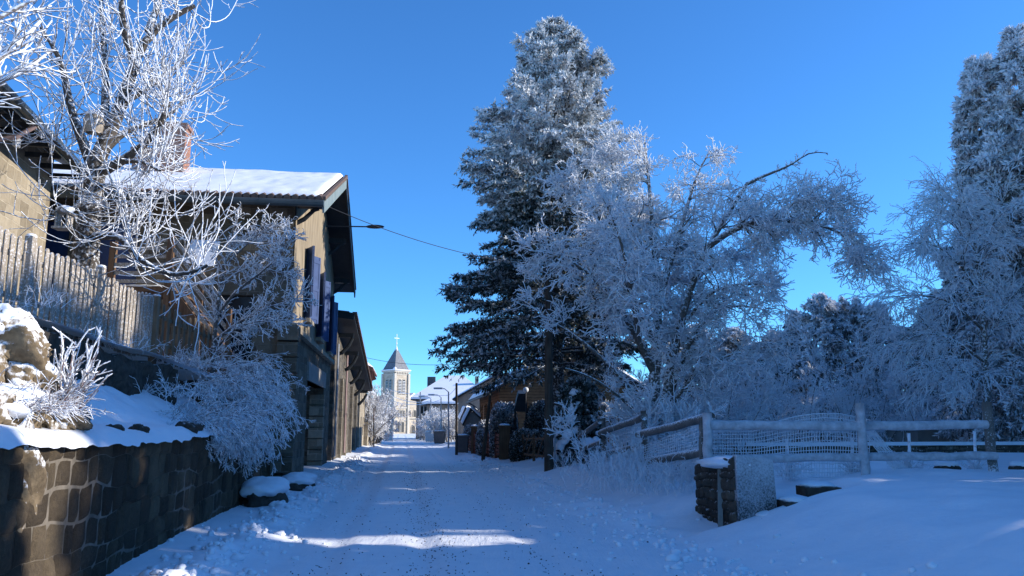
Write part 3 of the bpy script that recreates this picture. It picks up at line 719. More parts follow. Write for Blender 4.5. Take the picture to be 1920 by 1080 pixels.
for u, z in ((0.3, 7.9), (UH/2-3.2, 9.0), (UH/2, 10.2), (UH/2+3.2, 9.0), (UH-.3, 7.9)):
    mb = MB(); mb.bar(H(u, -.2, z), H(u, .70, z), .16, .20); mb.tube([H(u, .0, z-.55), H(u, .22, z-.42), H(u, .48, z-.15), H(u, .62, z-.11)], [.07, .07, .06, .05], 8)
    mb.build('roof_bracket', MT['darkwood'], house)
# chimneys (part of the house)
def chimney(u, wv, zb, zt, sx, sy, mat):
    mb = MB(); mb.box(H(u, wv, (zb+zt)/2), (sx, sy, (zt-zb)/2), (DS, DR, UP)); mb.box(H(u, wv, zt+.04), (sx+.06, sy+.06, .06), (DS, DR, UP))
    c = mb.build('chimney', mat, house)
    blob('snow_cap', H(u, wv, zt+.12), (sx+.02, sy+.02, .09), 5, MT['snow'], c, .3)
chimney(4.2, -4.6, 8.6, 11.4, .36, .44, MT['brick']); chimney(4.4, -5.6, 8.6, 10.6, .26, .26, MT['brick']); 
mb = MB(); mb.tube([H(-.55, -7.2, 7.5), H(-.3, -7.2, 7.1), H(-.08, -7.2, 6.9), H(-.08, -7.2, 3)], .05, 8); mb.build('downpipe', MT['zinc'], house)

# wooden staircase and balcony in front of the house
st = thing('wooden_staircase', (-8.5, 19.6, 3.0), 'brown wooden outdoor staircase and landing with frosted rails in front of the stone house', 'staircase')
def XZ(x, z, y=19.6): return np.array([x, y, z])
mb = MB(); mb.box((-9.3, 20.2, 5.02), (0.85, .65, .06)); mb.build('landing', MT['timber'], st)
blob('snow_cap', (-9.3, 20.1, 5.10), (.80, .55, .06), 9, MT['snow'], st, .3)
mb = MB()
for k in range(8): mb.box((-8.38+k*.19, 19.95, 4.9-k*.235), (.13, .42, .025))
mb.build('tread', MT['timber'], st)
for yy in (19.5, 20.4):
    mb = MB(); mb.bar((-8.5, yy, 5.0), (-6.95, yy, 3.1), .06, .24); mb.build('stringer', MT['timber'], st)
for xx, z1 in ((-8.52, 6.35), (-9.95, 6.2)):
    mb = MB(); mb.box((xx, 19.52, (3.0+z1)/2), (.07, .07, (z1-3.0)/2)); mb.build('post', MT['timber'], st)
for k in range(6):
    mb = MB(); z = 5.2+k*.21; mb.bar((-9.9, 19.5, z), (-8.6, 19.5, z), .03, .09); mb.build('rail', MT['picket'], st)
for k in range(5):
    z = 5.25+k*.26; mb = MB(); mb.bar((-8.45, 19.5, z), (-7.0, 19.5, z-1.75), .03, .09); mb.build('rail', MT['picket'], st)
mb = MB(); mb.box((-6.95, 19.5, 3.7), (.05, .05, .8)); mb.build('post', MT['timber'], st)
t = thing('snowy_cover', (-8.1, 20.6, 5.0), 'white snow-covered board leaning by the staircase rails, lit by the sun', 'board')
mb = MB(); mb.slab([(-8.5, 20.4, 5.85), (-7.75, 20.4, 5.75), (-7.75, 20.75, 6.5), (-8.5, 20.75, 6.55)], (0, -.05, 0)); mb.build('board', MT['roofsnow'], t)
mb = MB(); mb.bar((-8.1, 20.6, 2.9), (-8.1, 20.6, 6.0), .07, .07); mb.build('leg', MT['timber'], t)

# far-left house: eave parallel to the street
def E(t, wv, z): return np.array([-9.0, 10.0, 0])+unit(np.array([-0.215, 1, 0.]))*t+unit(np.array([1, 0.215, 0.]))*wv+UP*z
eh = thing('tan_house', E(0, 0, 3), 'tan stone house at the left edge with dark eave, gutter and pink downpipe', 'house')
dE = unit(np.array([-0.215, 1, 0.])); rE = unit(np.array([1, 0.215, 0.]))
mb = MB(); wall_holes(mb, E(-2, -.75, 0), dE, rE, 12.3, 2.5, 8.52, [(2.5, 3.6, 4.9, 6.6)], .25); 
mb.face([E(10.3, -.75, 2.5), E(10.3, -9, 2.5), E(10.3, -9, 8.3), E(10.3, -.75, 8.3)]); mb.face([E(-2, -.75, 2.5), E(-2, -9, 2.5), E(-2, -9, 8.3), E(-2, -.75, 8.3)][::-1])
mb.build('wall', MT['tanstone'], eh)
mb = MB(); mb.face([E(.5, -.95, 4.9), E(1.6, -.95, 4.9), E(1.6, -.95, 6.6), E(.5, -.95, 6.6)]); mb.build('window', MT['glass'], eh)
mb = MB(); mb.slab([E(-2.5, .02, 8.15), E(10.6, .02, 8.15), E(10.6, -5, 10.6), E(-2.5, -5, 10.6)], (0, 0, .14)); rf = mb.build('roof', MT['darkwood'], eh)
snow_slab('snow_cover', E(-2.5, .0, 8.31), dE, unit(E(0, -5, 10.6)-E(0, .02, 8.15)), 13.1, 5.5, .14, rf, 91, 90, 14)
mb = MB(); mb.bar(E(-2.5, .05, 8.1), E(10.6, .05, 8.1), .04, .22); mb.build('fascia', MT['greytrim'], eh)
mb = MB(); mb.tube([E(-2.5, .17, 8.12), E(10.65, .17, 8.06)], .10, 10)
mb.build('gutter', MT['zinc'], eh)
for k in range(16): mb = MB(); mb.bar(E(-2.2+k*.82, -.75, 8.0), E(-2.2+k*.82, .0, 8.0), .08, .12); mb.build('rafter', MT['darkwood'], eh)
mb = MB(); mb.tube([E(6.4, .15, 8.0), E(6.4, -.2, 7.72), E(6.4, -.62, 7.62), E(6.4, -.66, 7.3), E(6.4, -.66, 3.0)], .055, 8, mi=0); mb.build('downpipe', MT['pink'], eh)
fl = thing('floodlight', E(6.9, -.6, 7.85), 'small grey floodlight on a bracket under the eave of the tan house', 'floodlight')
mb = MB(); mb.box(E(6.7, -.30, 7.72), (.10, .05, .12), (dE, rE, UP)); mb.build('lamp_housing', MT['greymetal'], fl, bevel=.01)
mb = MB(); mb.bar(E(6.7, -.74, 7.78), E(6.7, -.36, 7.72), .03, .03); mb.build('bracket', MT['darkmetal'], fl)

# ------------------------------------------------------------------ old barn
def Bp(u, wv, z): return np.array([XL+SL*36.4, 36.4, 0.])+DS*u+DR*wv+UP*z
barn = thing('stone_barn', Bp(0, 0, 0), 'low dark stone barn with steep tile verge and wooden doors beyond the big house', 'barn')
UB = 20.5
mb = MB()
dh = [(1.0, 2.0, 0.4, 2.6), (3.8, 5.6, 0, 3.0), (8.3, 9.3, 1.6, 3.0), (12.0, 14.5, 0, 2.9), (17.0, 18.2, 0, 2.4)]
wall_holes(mb, Bp(0, 0, 0), DS, DR, UB, -.3, 3.7, dh, .3)
mb.face([Bp(0, 0, 3.7), Bp(UB, 0, 3.7), Bp(UB, 0, 3.9), Bp(1.2, 0, 6.1), Bp(0, 0, 6.3)])
mb.face([Bp(0, 0, -.3), Bp(0, 0, 6.3), Bp(0, -1.2, 6.9), Bp(0, -8, 6.9), Bp(0, -8, -.3)])
mb.face([Bp(UB, 0, -.3), Bp(UB, -8, -.3), Bp(UB, -8, 3.9), Bp(UB, 0, 3.9)])
mb.build('wall', MT['barnstone'], barn)
for (a, b, c, d) in dh:
    mb = MB(); mb.box(Bp((a+b)/2, -.2, (c+d)/2), ((b-a)/2-.005, .04, (d-c)/2-.005), (DS, DR, UP))
    n = int((b-a)/.22)
    for k in range(1, n): mb.box(Bp(a+(b-a)*k/n, -.14, (c+d)/2), (.02, .03, (d-c)/2-.02), (DS, DR, UP))
    mb.build('door' if c < .5 else 'window', MT['timber'], barn)
for u in (3.6, 7.2, 11.6, 16.2):
    mb = MB(); mb.box(Bp(u, .04, 1.9), (.14, .12, 2.1), (DS, DR, UP)); mb.build('pillar', MT['tanstone'], barn)
# roof falls away along the street
A_, B_ = Bp(-0.9, .85, 6.55), Bp(UB+.4, .85, 4.15)
D_ = A_-DR*8.9+UP*1.1; C_ = B_-DR*8.9+UP*.6
N0 = A_-DR*.85*1.3-DS*.5+UP*.55
mb = MB(); mb.slab([A_, B_, C_, D_], (0, 0, .14)); rf = mb.build('roof', MT['darkwood'], barn)
mb = MB(); W = unit(B_-A_); L = np.linalg.norm(B_-A_)
for k in range(int(L/.34)): mb.box(A_+W*(k*.34+.17)+UP*.16+DR*.03, (.10, .19, .045), (DR, unit(W+UP*.12), np.cross(DR, unit(W+UP*.12))))
mb.build('tiles', MT['tile'], rf)
snow_slab('snow_cover', A_+UP*.2-DR*.2, W, -DR*.99+UP*.1, L, 8.5, .10, rf, 97, 80, 10)
mb = MB(); mb.bar(A_-UP*.05-DS*.05, D_-UP*.05-DS*.05, .06, .26); mb.build('bargeboard', MT['darkwood'], barn)
for u in (1.6, 5.8, 10.0, 14.4, 18.6):
    z = 6.35-(u+.9)*.114; mb = MB(); mb.bar(Bp(u, -.1, z-.12), Bp(u, .72, z-.12), .16, .2)
    mb.tube([Bp(u, .05, z-1.0), Bp(u, .20, z-.95), Bp(u, .5, z-.6), Bp(u, .66, z-.25)], [.09, .1, .09, .08], 8); mb.build('roof_bracket', MT['darkwood'], barn)
for u, m in ((0.25, 'greymetal'), (6.4, 'pink')):
    mb = MB(); mb.tube([Bp(u, .12, 5.4), Bp(u, .12, .3)], .05, 8); mb.build('downpipe', MT[m], barn)

# third house beyond the barn, with red timber under a snowy eave
def C3(u, wv, z): return np.array([XL+SL*59, 59, 0.])+DS*u+DR*wv+UP*z
h3 = thing('red_eaved_house', C3(0, 0, 0), 'narrow house end with reddish timber eave and a strip of roof snow behind the barn', 'house')
mb = MB(); wall_holes(mb, C3(0, 0, 0), DS, DR, 8, -.2, 5.6, [(2, 3, 1, 2.4), (5, 6, 1, 2.4), (2, 3, 3.4, 4.8), (5, 6, 3.4, 4.8)], .2); mb.face([C3(0, 0, -.2), C3(0, 0, 5.6), C3(0, -8, 5.6), C3(0, -8, -.2)]); mb.face([C3(8, 0, -.2), C3(8, -8, -.2), C3(8, -8, 5.6), C3(8, 0, 5.6)])
mb.build('wall', MT['tanstone'], h3)
for (a, b, c, d) in [(2, 3, 1, 2.4), (5, 6, 1, 2.4), (2, 3, 3.4, 4.8), (5, 6, 3.4, 4.8)]:
    mb = MB(); mb.face([C3(a, -.18, c), C3(b, -.18, c), C3(b, -.18, d), C3(a, -.18, d)]); mb.build('window', MT['glass'], h3)
mb = MB(); mb.slab([C3(-.6, .9, 5.75), C3(8.6, .9, 5.75), C3(8.6, -4, 7.9), C3(-.6, -4, 7.9)], (0, 0, .16)); rf = mb.build('roof', MT['redwood'], h3)
snow_slab('snow_cover', C3(-.6, .88, 5.92), DS, unit(-DR*4.9+UP*2.15), 9.2, 5.3, .22, rf, 99, 40, 10)
mb = MB(); mb.box(C3(-.3, .3, 4.9), (.06, .55, .7), (DS, DR, UP)); mb.build('balcony_board', MT['redwood'], h3)
for k in range(9): mb = MB(); mb.bar(C3(-.4+k*1.1, 0, 5.3), C3(-.4+k*1.1, .85, 5.62), .10, .12); mb.build('rafter', MT['redwood'], h3)

# fourth house: snowy roof sloping towards the church
def C4(u, wv, z): return np.array([XL+SL*92, 92, 0.])+DS*u+DR*wv+UP*z
h4 = thing('snow_roofed_house', C4(0, 0, 0), 'stone house with steep snowy roof just left of the church tower', 'house')
mb = MB(); wall_holes(mb, C4(0, -.8, 0), DS, DR, 12, 0, 5.2, [(2, 3, 2.6, 4.1), (5, 6, 2.6, 4.1), (8, 9, 2.6, 4.1), (5, 6, .2, 2)], .25)
mb.face([C4(0, -.8, 0), C4(0, -.8, 5.2), C4(0, -5, 8.0), C4(0, -9, 8.0), C4(0, -9, 0)]); mb.face([C4(12, -.8, 0), C4(12, -9, 0), C4(12, -9, 8.0), C4(12, -5, 8), C4(12, -.8, 5.2)])
mb.build('wall', MT['churchstone'], h4)
for (a, b, c, d) in [(2, 3, 2.6, 4.1), (5, 6, 2.6, 4.1), (8, 9, 2.6, 4.1), (5, 6, .2, 2)]:
    mb = MB(); mb.face([C4(a, -1.0, c), C4(b, -1.0, c), C4(b, -1.0, d), C4(a, -1.0, d)]); mb.build('window', MT['glass'], h4)
mb = MB(); mb.slab([C4(-.5, .2, 4.9), C4(12.5, .2, 4.9), C4(12.5, -5, 8.3), C4(-.5, -5, 8.3)], (0, 0, .15)); rf = mb.build('roof', MT['darkwood'], h4)
snow_slab('snow_cover', C4(-.5, .2, 5.06), DS, unit(-DR*5.2+UP*3.4), 13, 6.2, .25, rf, 101, 40, 10)
for k in range(12): mb = MB(); mb.bar(C4(-.3+k*1.1, -.8, 4.95), C4(-.3+k*1.1, .15, 4.75), .12, .16); mb.build('rafter', MT['darkwood'], h4)

# ------------------------------------------------------------------ church
TY = 190.0; tc = at(738.5, 780, TY); tc[2] = 0; th = R(48.6); ta = 4.3
tr = np.array([math.cos(th), math.sin(th), 0]); tl = np.array([-math.sin(th), math.cos(th), 0])
def zpx(py, Y): return CAMH+ray(740, py)[1]*Y
def T(a, b, z, o=0): return tc+tr*a+tl*b+UP*z
church = thing('church', tc, 'stone church with square belfry tower, slate spire and cross at the end of the street', 'church')
zc = zpx(694, TY); zs = zpx(648, TY)
def arch_win(nm, O, U, n, u, zb, zt, wd, par, louv=False):
    mb = MB(); pts = [O+U*(u-wd/2)+UP*zb, O+U*(u+wd/2)+UP*zb]+[O+U*(u+wd/2*math.cos(a))+UP*(zt-wd/2+wd/2*math.sin(a)) for a in np.linspace(0, math.pi, 7)]
    mb.slab([p+n*.02 for p in pts], n*.02); wv = mb.build(nm, MT['glass'], par)
    fr = MB(); q = [O+U*(u+sg*(wd/2+.09))+UP*zz+n*.06 for sg, zz in ((-1, zb), (-1, zt-wd/2))]+[O+U*(u+(wd/2+.09)*math.cos(a))+UP*(zt-wd/2+(wd/2+.09)*math.sin(a))+n*.06 for a in np.linspace(math.pi, 0, 7)]+[O+U*(u+wd/2+.09)+UP*zb+n*.06]
    fr.tube(q, .09, 6); fr.build('surround', MT['churchlight'], wv)
    if louv:
        lv = MB(); z = zb+.2
        while z < zt-.3: lv.box(O+U*u+UP*z+n*.10, (wd/2, .08, .06), (U, n, UP)); z += .36
        lv.build('louvre', MT['greymetal'], wv)
nr = -tl; nl = -tr
mb = MB(); mb.hexa([T(0, 0, -.2), T(ta, 0, -.2), T(ta, ta, -.2), T(0, ta, -.2)], [T(0, 0, zc), T(ta, 0, zc), T(ta, ta, zc), T(0, ta, zc)]); mb.build('tower', MT['churchstone'], church)
mb = MB()
for zz, hh, ex in ((zc-.15, .22, .28), (zc-.9, .12, .08), (zpx(764, TY), .16, .12), (zpx(741, TY), .10, .06)):
    mb.box(T(ta/2, ta/2, zz), (ta/2+ex, ta/2+ex, hh), (tr, tl, UP))
for k in range(8):
    for (O, U, n) in ((T(0, 0, 0), tr, nr), (T(0, 0, 0), tl, nl)): mb.box(O+U*(.35+k*.5)+UP*(zc-.55)+n*.12, (.12, .14, .2), (U, n, UP))
mb.build('cornice', MT['churchlight'], church)
mb = MB()
for (a, b) in ((0, 0), (ta, 0), (0, ta)): mb.box(T(a, b, zc/2-.3), (.30, .30, zc/2-.4), (tr, tl, UP))
mb.build('corner_pier', MT['churchlight'], church)
for u in (1.5, 2.75): arch_win('belfry_window', T(0, 0, 0), tr, nr, u, zpx(739, TY), zpx(711, TY), .85, church, True)
for u in (1.5, 2.75): arch_win('belfry_window', T(0, 0, 0), tl, nl, u, zpx(739, TY), zpx(711, TY), .8, church, True)
for u in (1.15, 2.05, 2.95): arch_win('window', T(0, 0, 0), tr, nr, u, zpx(781, TY), zpx(769, TY), .42, church)
for u in (1.4, 2.7): arch_win('window', T(0, 0, 0), tr, nr, u, zpx(812, TY)+.2, zpx(791, TY), .75, church)
mb = MB(); e = .35; base = [T(-e, -e, zc), T(ta+e, -e, zc), T(ta+e, ta+e, zc), T(-e, ta+e, zc)]; ap = T(ta/2, ta/2, zs)
mid = [b+(ap-b)*.12+np.array([0, 0, -.35]) for b in base]
for i in range(4): j = (i+1) % 4; mb.face([base[i], base[j], mid[j], mid[i]]); mb.face([mid[i], mid[j], ap])
sp_ = mb.build('spire', MT['slatefrost'], church)
mb = MB(); m2 = [b+(ap-b)*.78+unit(b-ap)*0+(b-ap)*.02 for b in base]
mb.tube([T(ta/2, ta/2, zs-2.0), T(ta/2, ta/2, zs-.8), T(ta/2, ta/2, zs+.25)], [.62, .36, .08], 8); mb.tube([T(-.2, -.2, zc+.1), T(-.1, -.1, zc+.35), T(.25, .25, zc+.7)], [.5, .45, .15], 8)
mb.bar(T(-.3, -.4, zc+.12), T(ta+.3, -.4, zc+.12), .25, .22); mb.bar(T(-.4, -.3, zc+.12), T(-.4, ta+.3, zc+.12), .2, .2)
mb.build('snow_cover', MT['roofsnow'], sp_)
mb = MB(); c0 = T(ta/2, ta/2, zs); mb.tube([c0, c0+UP*3.1], .10, 6); mb.bar(c0-tr*.75+UP*2.1-tl*.0, c0+tr*.75+UP*2.1, .12, .14); mb.tube([c0+UP*.7, c0+UP*1.0], .2, 6); mb.build('cross', MT['white'], church)
# nave wing to the right of the tower
n0 = T(ta, 1.0, 0); zn = zpx(752, TY)
mb = MB(); mb.hexa([n0-UP*.2, n0+tr*5-UP*.2, n0+tr*5+tl*10-UP*.2, n0+tl*10-UP*.2], [n0+UP*zn, n0+tr*5+UP*zn, n0+tr*5+tl*10+UP*zn, n0+tl*10+UP*zn]); mb.slab([n0+UP*zn+tr*.0, n0+tr*5+UP*zn, n0+tr*2.5+UP*(zn+1.6)], tl*10); mb.build('nave', MT['churchstone'], church)
mb = MB(); mb.slab([n0+UP*(zn-.05)-tr*.2-tl*.3, n0+tr*2.5+UP*(zn+1.75)-tl*.3, n0+tr*5.2+UP*(zn-.05)-tl*.3, n0+tr*5.2+UP*(zn+.3)-tl*.3, n0+tr*2.5+UP*(zn+2.15)-tl*.3, n0-tr*.2+UP*(zn+.3)-tl*.3], tl*10.5); mb.build('snowy_roof', MT['roofsnow'], church)
for u in (1.3, 3.0): arch_win('window', n0, tr, nr, u, zpx(781, TY), zpx(768, TY), .7, church)
mb = MB(); mb.box(n0+tr*2.2+nr*.2+UP*zpx(783.5, TY), (1.6, .25, .12), (tr, nr, UP)); mb.build('ledge', MT['churchlight'], church)
arch_win('door', n0, tr, nr, 2.6, -.1, 1.9, 1.1, church)
mb = MB(); n1 = T(0, ta, 0)+tl*0+tr*.5; mb.hexa([n1, n1+tr*4, n1+tr*4+tl*18, n1+tl*18], [p+UP*7.5 for p in (n1, n1+tr*4, n1+tr*4+tl*18, n1+tl*18)]); mb.build('nave', MT['churchstone'], church)

# ------------------------------------------------------------------ houses on the far right
def hip_house(nm, lab, X0, X1, Y0, Y1, ze, zr, inset, ovh, wmat, wins, rot=0.0, cat='house'):
    t = thing(nm, (X0, Y0, 0), lab, cat)
    mb = MB(); wall_holes(mb, (X0, Y0, 0), np.array([1, 0, 0.]), np.array([0, -1, 0.]), X1-X0, -.2, ze, wins, .2)
    for p in (X0, X1): mb.face([(p, Y0, -.2), (p, Y0, ze), (p, Y1, ze), (p, Y1, -.2)])
    mb.face([(X0, Y1, -.2), (X1, Y1, -.2), (X1, Y1, ze), (X0, Y1, ze)])
    mb.build('wall', wmat, t)
    for (a, b, c, d) in wins:
        mb = MB(); mb.face([(X0+a, Y0+.18, c), (X0+b, Y0+.18, c), (X0+b, Y0+.18, d), (X0+a, Y0+.18, d)]); wo = mb.build('window', MT['glass'], t)
        mb = MB(); mb.bar((X0+a-.05, Y0-.03, c-.07), (X0+b+.05, Y0-.03, c-.07), .2, .12); mb.bar((X0+(a+b)/2, Y0+.14, c), (X0+(a+b)/2, Y0+.14, d), .05, .05); mb.build('frame', MT['white'], wo)
    a, b, c, d = [(X0-ovh, Y0-ovh), (X1+ovh, Y0-ovh), (X1+ovh, Y1+ovh), (X0-ovh, Y1+ovh)]; ym = (Y0+Y1)/2
    r1, r2 = np.array([X0+inset, ym, zr]), np.array([X1-inset, ym, zr]); q = [np.array([*p, ze-.1]) for p in (a, b, c, d)]
    mb = MB(); mb.slab(q, (0, 0, .12)); rf = mb.build('roof', MT['darkwood'], t)
    mb = MB(); q = [p+UP*.14 for p in q]; q2 = [p+UP*.26 for p in q]
    for i in range(4): j = (i+1) % 4; mb.face([q[i], q[j], q2[j], q2[i]])
    mb.face([q2[0], q2[1], r2, r1]); mb.face([q2[1], q2[2], r2]); mb.face([q2[2], q2[3], r1, r2]); mb.face([q2[3], q2[0], r1])
    mb.build('snow_cover', MT['roofsnow'], rf)
    return t, rf
def XP(px, Y, py=790): return ray(px, py)[0]*Y
a_ = XP(780, 110); 
t, rf = hip_house('hipped_house', 'grey house with a broad snowy hipped roof and grey chimney right of the church', a_, a_+9.5, 110, 121, 5.3, 8.9, 3.5, .7, MT['greyrender'], [(.7, 1.3, .2, 2.2), (.6, 1.4, 3.1, 4.4), (3, 3.9, 3.1, 4.4), (5.4, 6.2, 3.1, 4.4)])
mb = MB(); c = at(809, 722, 114); mb.box(c+UP*0, (.55, .45, 1.15)); c2 = mb.build('chimney', MT['slate'], rf); 
mb = MB(); c = at(894, 722, 113); mb.box(c, (.25, .25, 1.2)); mb.build('chimney', MT['greyrender'], rf)
a_ = XP(800, 100); hip_house('small_hipped_house', 'lower grey house with pointed snowy roof standing just in front of the wide hipped house', a_, a_+5.2, 100, 107, 4.4, 6.3, 2.4, .6, MT['greyrender'], [(1, 1.8, 2.4, 3.6), (3, 3.8, 2.4, 3.6)])
# grey gabled house
def gable_front(nm, lab, x0, x1, y0, y1, ze, xr, zr, wmat, snow, ovh=.6, wins=(), cat='house', rmat='darkwood'):
    t = thing(nm, (x0, y0, 0), lab, cat)
    mb = MB(); wall_holes(mb, (x0, y0, 0), np.array([1, 0, 0.]), np.array([0, -1, 0.]), x1-x0, -.2, ze, list(wins), .2)
    mb.face([(x0, y0, ze), (x1, y0, ze), (xr, y0, zr)])
    for p in (x0, x1): mb.face([(p, y0, -.2), (p, y0, ze), (p, y1, ze), (p, y1, -.2)])
    mb.face([(x0, y1, -.2), (x1, y1, -.2), (x1, y1, ze), (xr, y1, zr), (x0, y1, ze)])
    mb.build('wall', wmat, t)
    for (a, b, c, d) in wins:
        mb = MB(); mb.face([(x0+a, y0+.18, c), (x0+b, y0+.18, c), (x0+b, y0+.18, d), (x0+a, y0+.18, d)]); mb.build('window', MT['glass'], t)
    for xe in (x0, x1):
        d = unit(np.array([xe-xr, 0, ze-zr])); e = np.array([xe, 0, ze])+d*ovh; a = np.array([xr, y0-ovh, zr+.05]); b = np.array([e[0], y0-ovh, e[2]+.05])
        mb = MB(); L = (y1-y0)+2*ovh; mb.slab([a, b, b+UP*.12, a+UP*.12], (0, L, 0)); rf = mb.build('roof', MT[rmat], t)
        if snow: snow_slab('snow_cover', b+UP*.12, np.array([0, 1., 0]), -d, L, np.linalg.norm(b-a), snow, rf, int(abs(xe)*7)+3, 40, 14)
    return t
x0 = XP(859, 75); gable_front('grey_gabled_house', 'grey house with plain gable wall and thin dark roof edge behind the orange log house', x0, x0+7.5, 75, 86, 4.3, x0+3.8, 6.4, MT['greyrender'], .12)
x0 = XP(870, 62); gable_front('small_shed', 'little shed with steep roof of bright snow beside the orange log house', x0, x0+1.6, 62, 65, 1.9, x0+.5, 2.9, MT['greyrender'], .22, .25, cat='shed')
x0 = XP(864, 70); gable_front('small_shed', 'smaller snowy shed roof just left of the steep-roofed shed', x0, x0+.9, 70, 73, 2.3, x0+.4, 3.2, MT['greyrender'], .22, .2, cat='shed')
# orange log chalet
x0 = XP(936, 50)
ch = thing('log_chalet', (x0, 50, 0), 'orange-brown log house behind the hedge and the big spruce', 'house')
def K(u, wv, z): return np.array([x0, 50, 0.])+DS*u+DR*wv+UP*z
mb = MB(); wh = [(1.2, 2.0, 1.6, 3.2), (4.2, 5.0, 1.6, 3.2), (7.5, 8.5, 1.6, 3.2), (10.5, 11.3, 1.6, 3.2)]
wall_holes(mb, K(0, 0, 0), DS, -DR, 13, -.2, 4.0, wh, .2)
mb.face([K(0, 0, -.2), K(0, 9, -.2), K(0, 9, 4.0), K(0, 4.5, 6.7), K(0, 0, 4.0)]); mb.face([K(13, 0, -.2), K(13, 9, -.2), K(13, 9, 4.0), K(13, 4.5, 6.7), K(13, 0, 4.0)])
mb.build('wall', MT['chalet'], ch)
for (a, b, c, d) in wh:
    mb = MB(); mb.face([K(a, .15, c), K(b, .15, c), K(b, .15, d), K(a, .15, d)]); wo = mb.build('window', MT['glass'], ch)
    mb = MB(); 
    for p, q in (((a, c), (a, d)), ((b, c), (b, d)), ((a, c), (b, c)), ((a, d), (b, d))): mb.bar(K(p[0], -.03, p[1]), K(q[0], -.03, q[1]), .10, .10, up=DR)
    mb.build('frame', MT['chalet'], wo)
for k in range(2):
    s_ = -1 if k == 0 else 1; wv = -.8 if k == 0 else 9.8; e = K(-.9, wv, 3.55); r = K(-.9, 4.5, 6.75)
    mb = MB(); mb.slab([e, r, r+UP*.15, e+UP*.15], DS*14.8); rf = mb.build('roof', MT['darkwood'], ch)
    snow_slab('snow_cover', e+UP*.16, DS, unit(r-e), 14.8, np.linalg.norm(r-e), .2, rf, 111+k, 40, 12)
mb = MB(); mb.tube([K(-.9, -.9, 3.55), K(13.9, -.9, 3.5)], .08, 8); mb.tube([K(13.2, -.9, 3.5), K(13.2, -.5, 3.3), K(13.1, -.1, 3.0), K(13.1, -.1, .1)], .05, 8); mb.build('gutter', MT['darkmetal'], ch)
mb = MB(); mb.box(K(6, 4.5, 7.2), (.4, .4, .9), (DS, DR, UP)); mb.build('chimney', MT['brick'], ch)
# open porch roof / lean-to edge with a globe lamp
po = thing('porch_roof', at(975, 800, 41), 'dark sloping porch roof edge between hedge and spruce with a small globe lamp beside it', 'porch')
mb = MB(); mb.slab([at(963, 772, 41), at(972, 738, 41), at(986, 738, 41), at(990, 772, 41)], (0, 3, .3)); mb.build('roof', MT['darkwood'], po)
for px in (966, 988):
    mb = MB(); p = at(px, 770, 41.3); mb.bar((p[0], p[1], 0), p, .1, .1); mb.build('post', MT['darkwood'], po)
t = thing('globe_lamp', at(986, 800, 40.5), 'white globe lamp on a thin post in the hedge gap by the porch', 'lamp')
p = at(986, 731, 40.5); blob('globe', p, (.14, .14, .14), 4, MT['white'], t, .02); mb = MB(); mb.tube([(p[0], p[1], 0), p], .03, 6); mb.build('post', MT['darkmetal'], t)

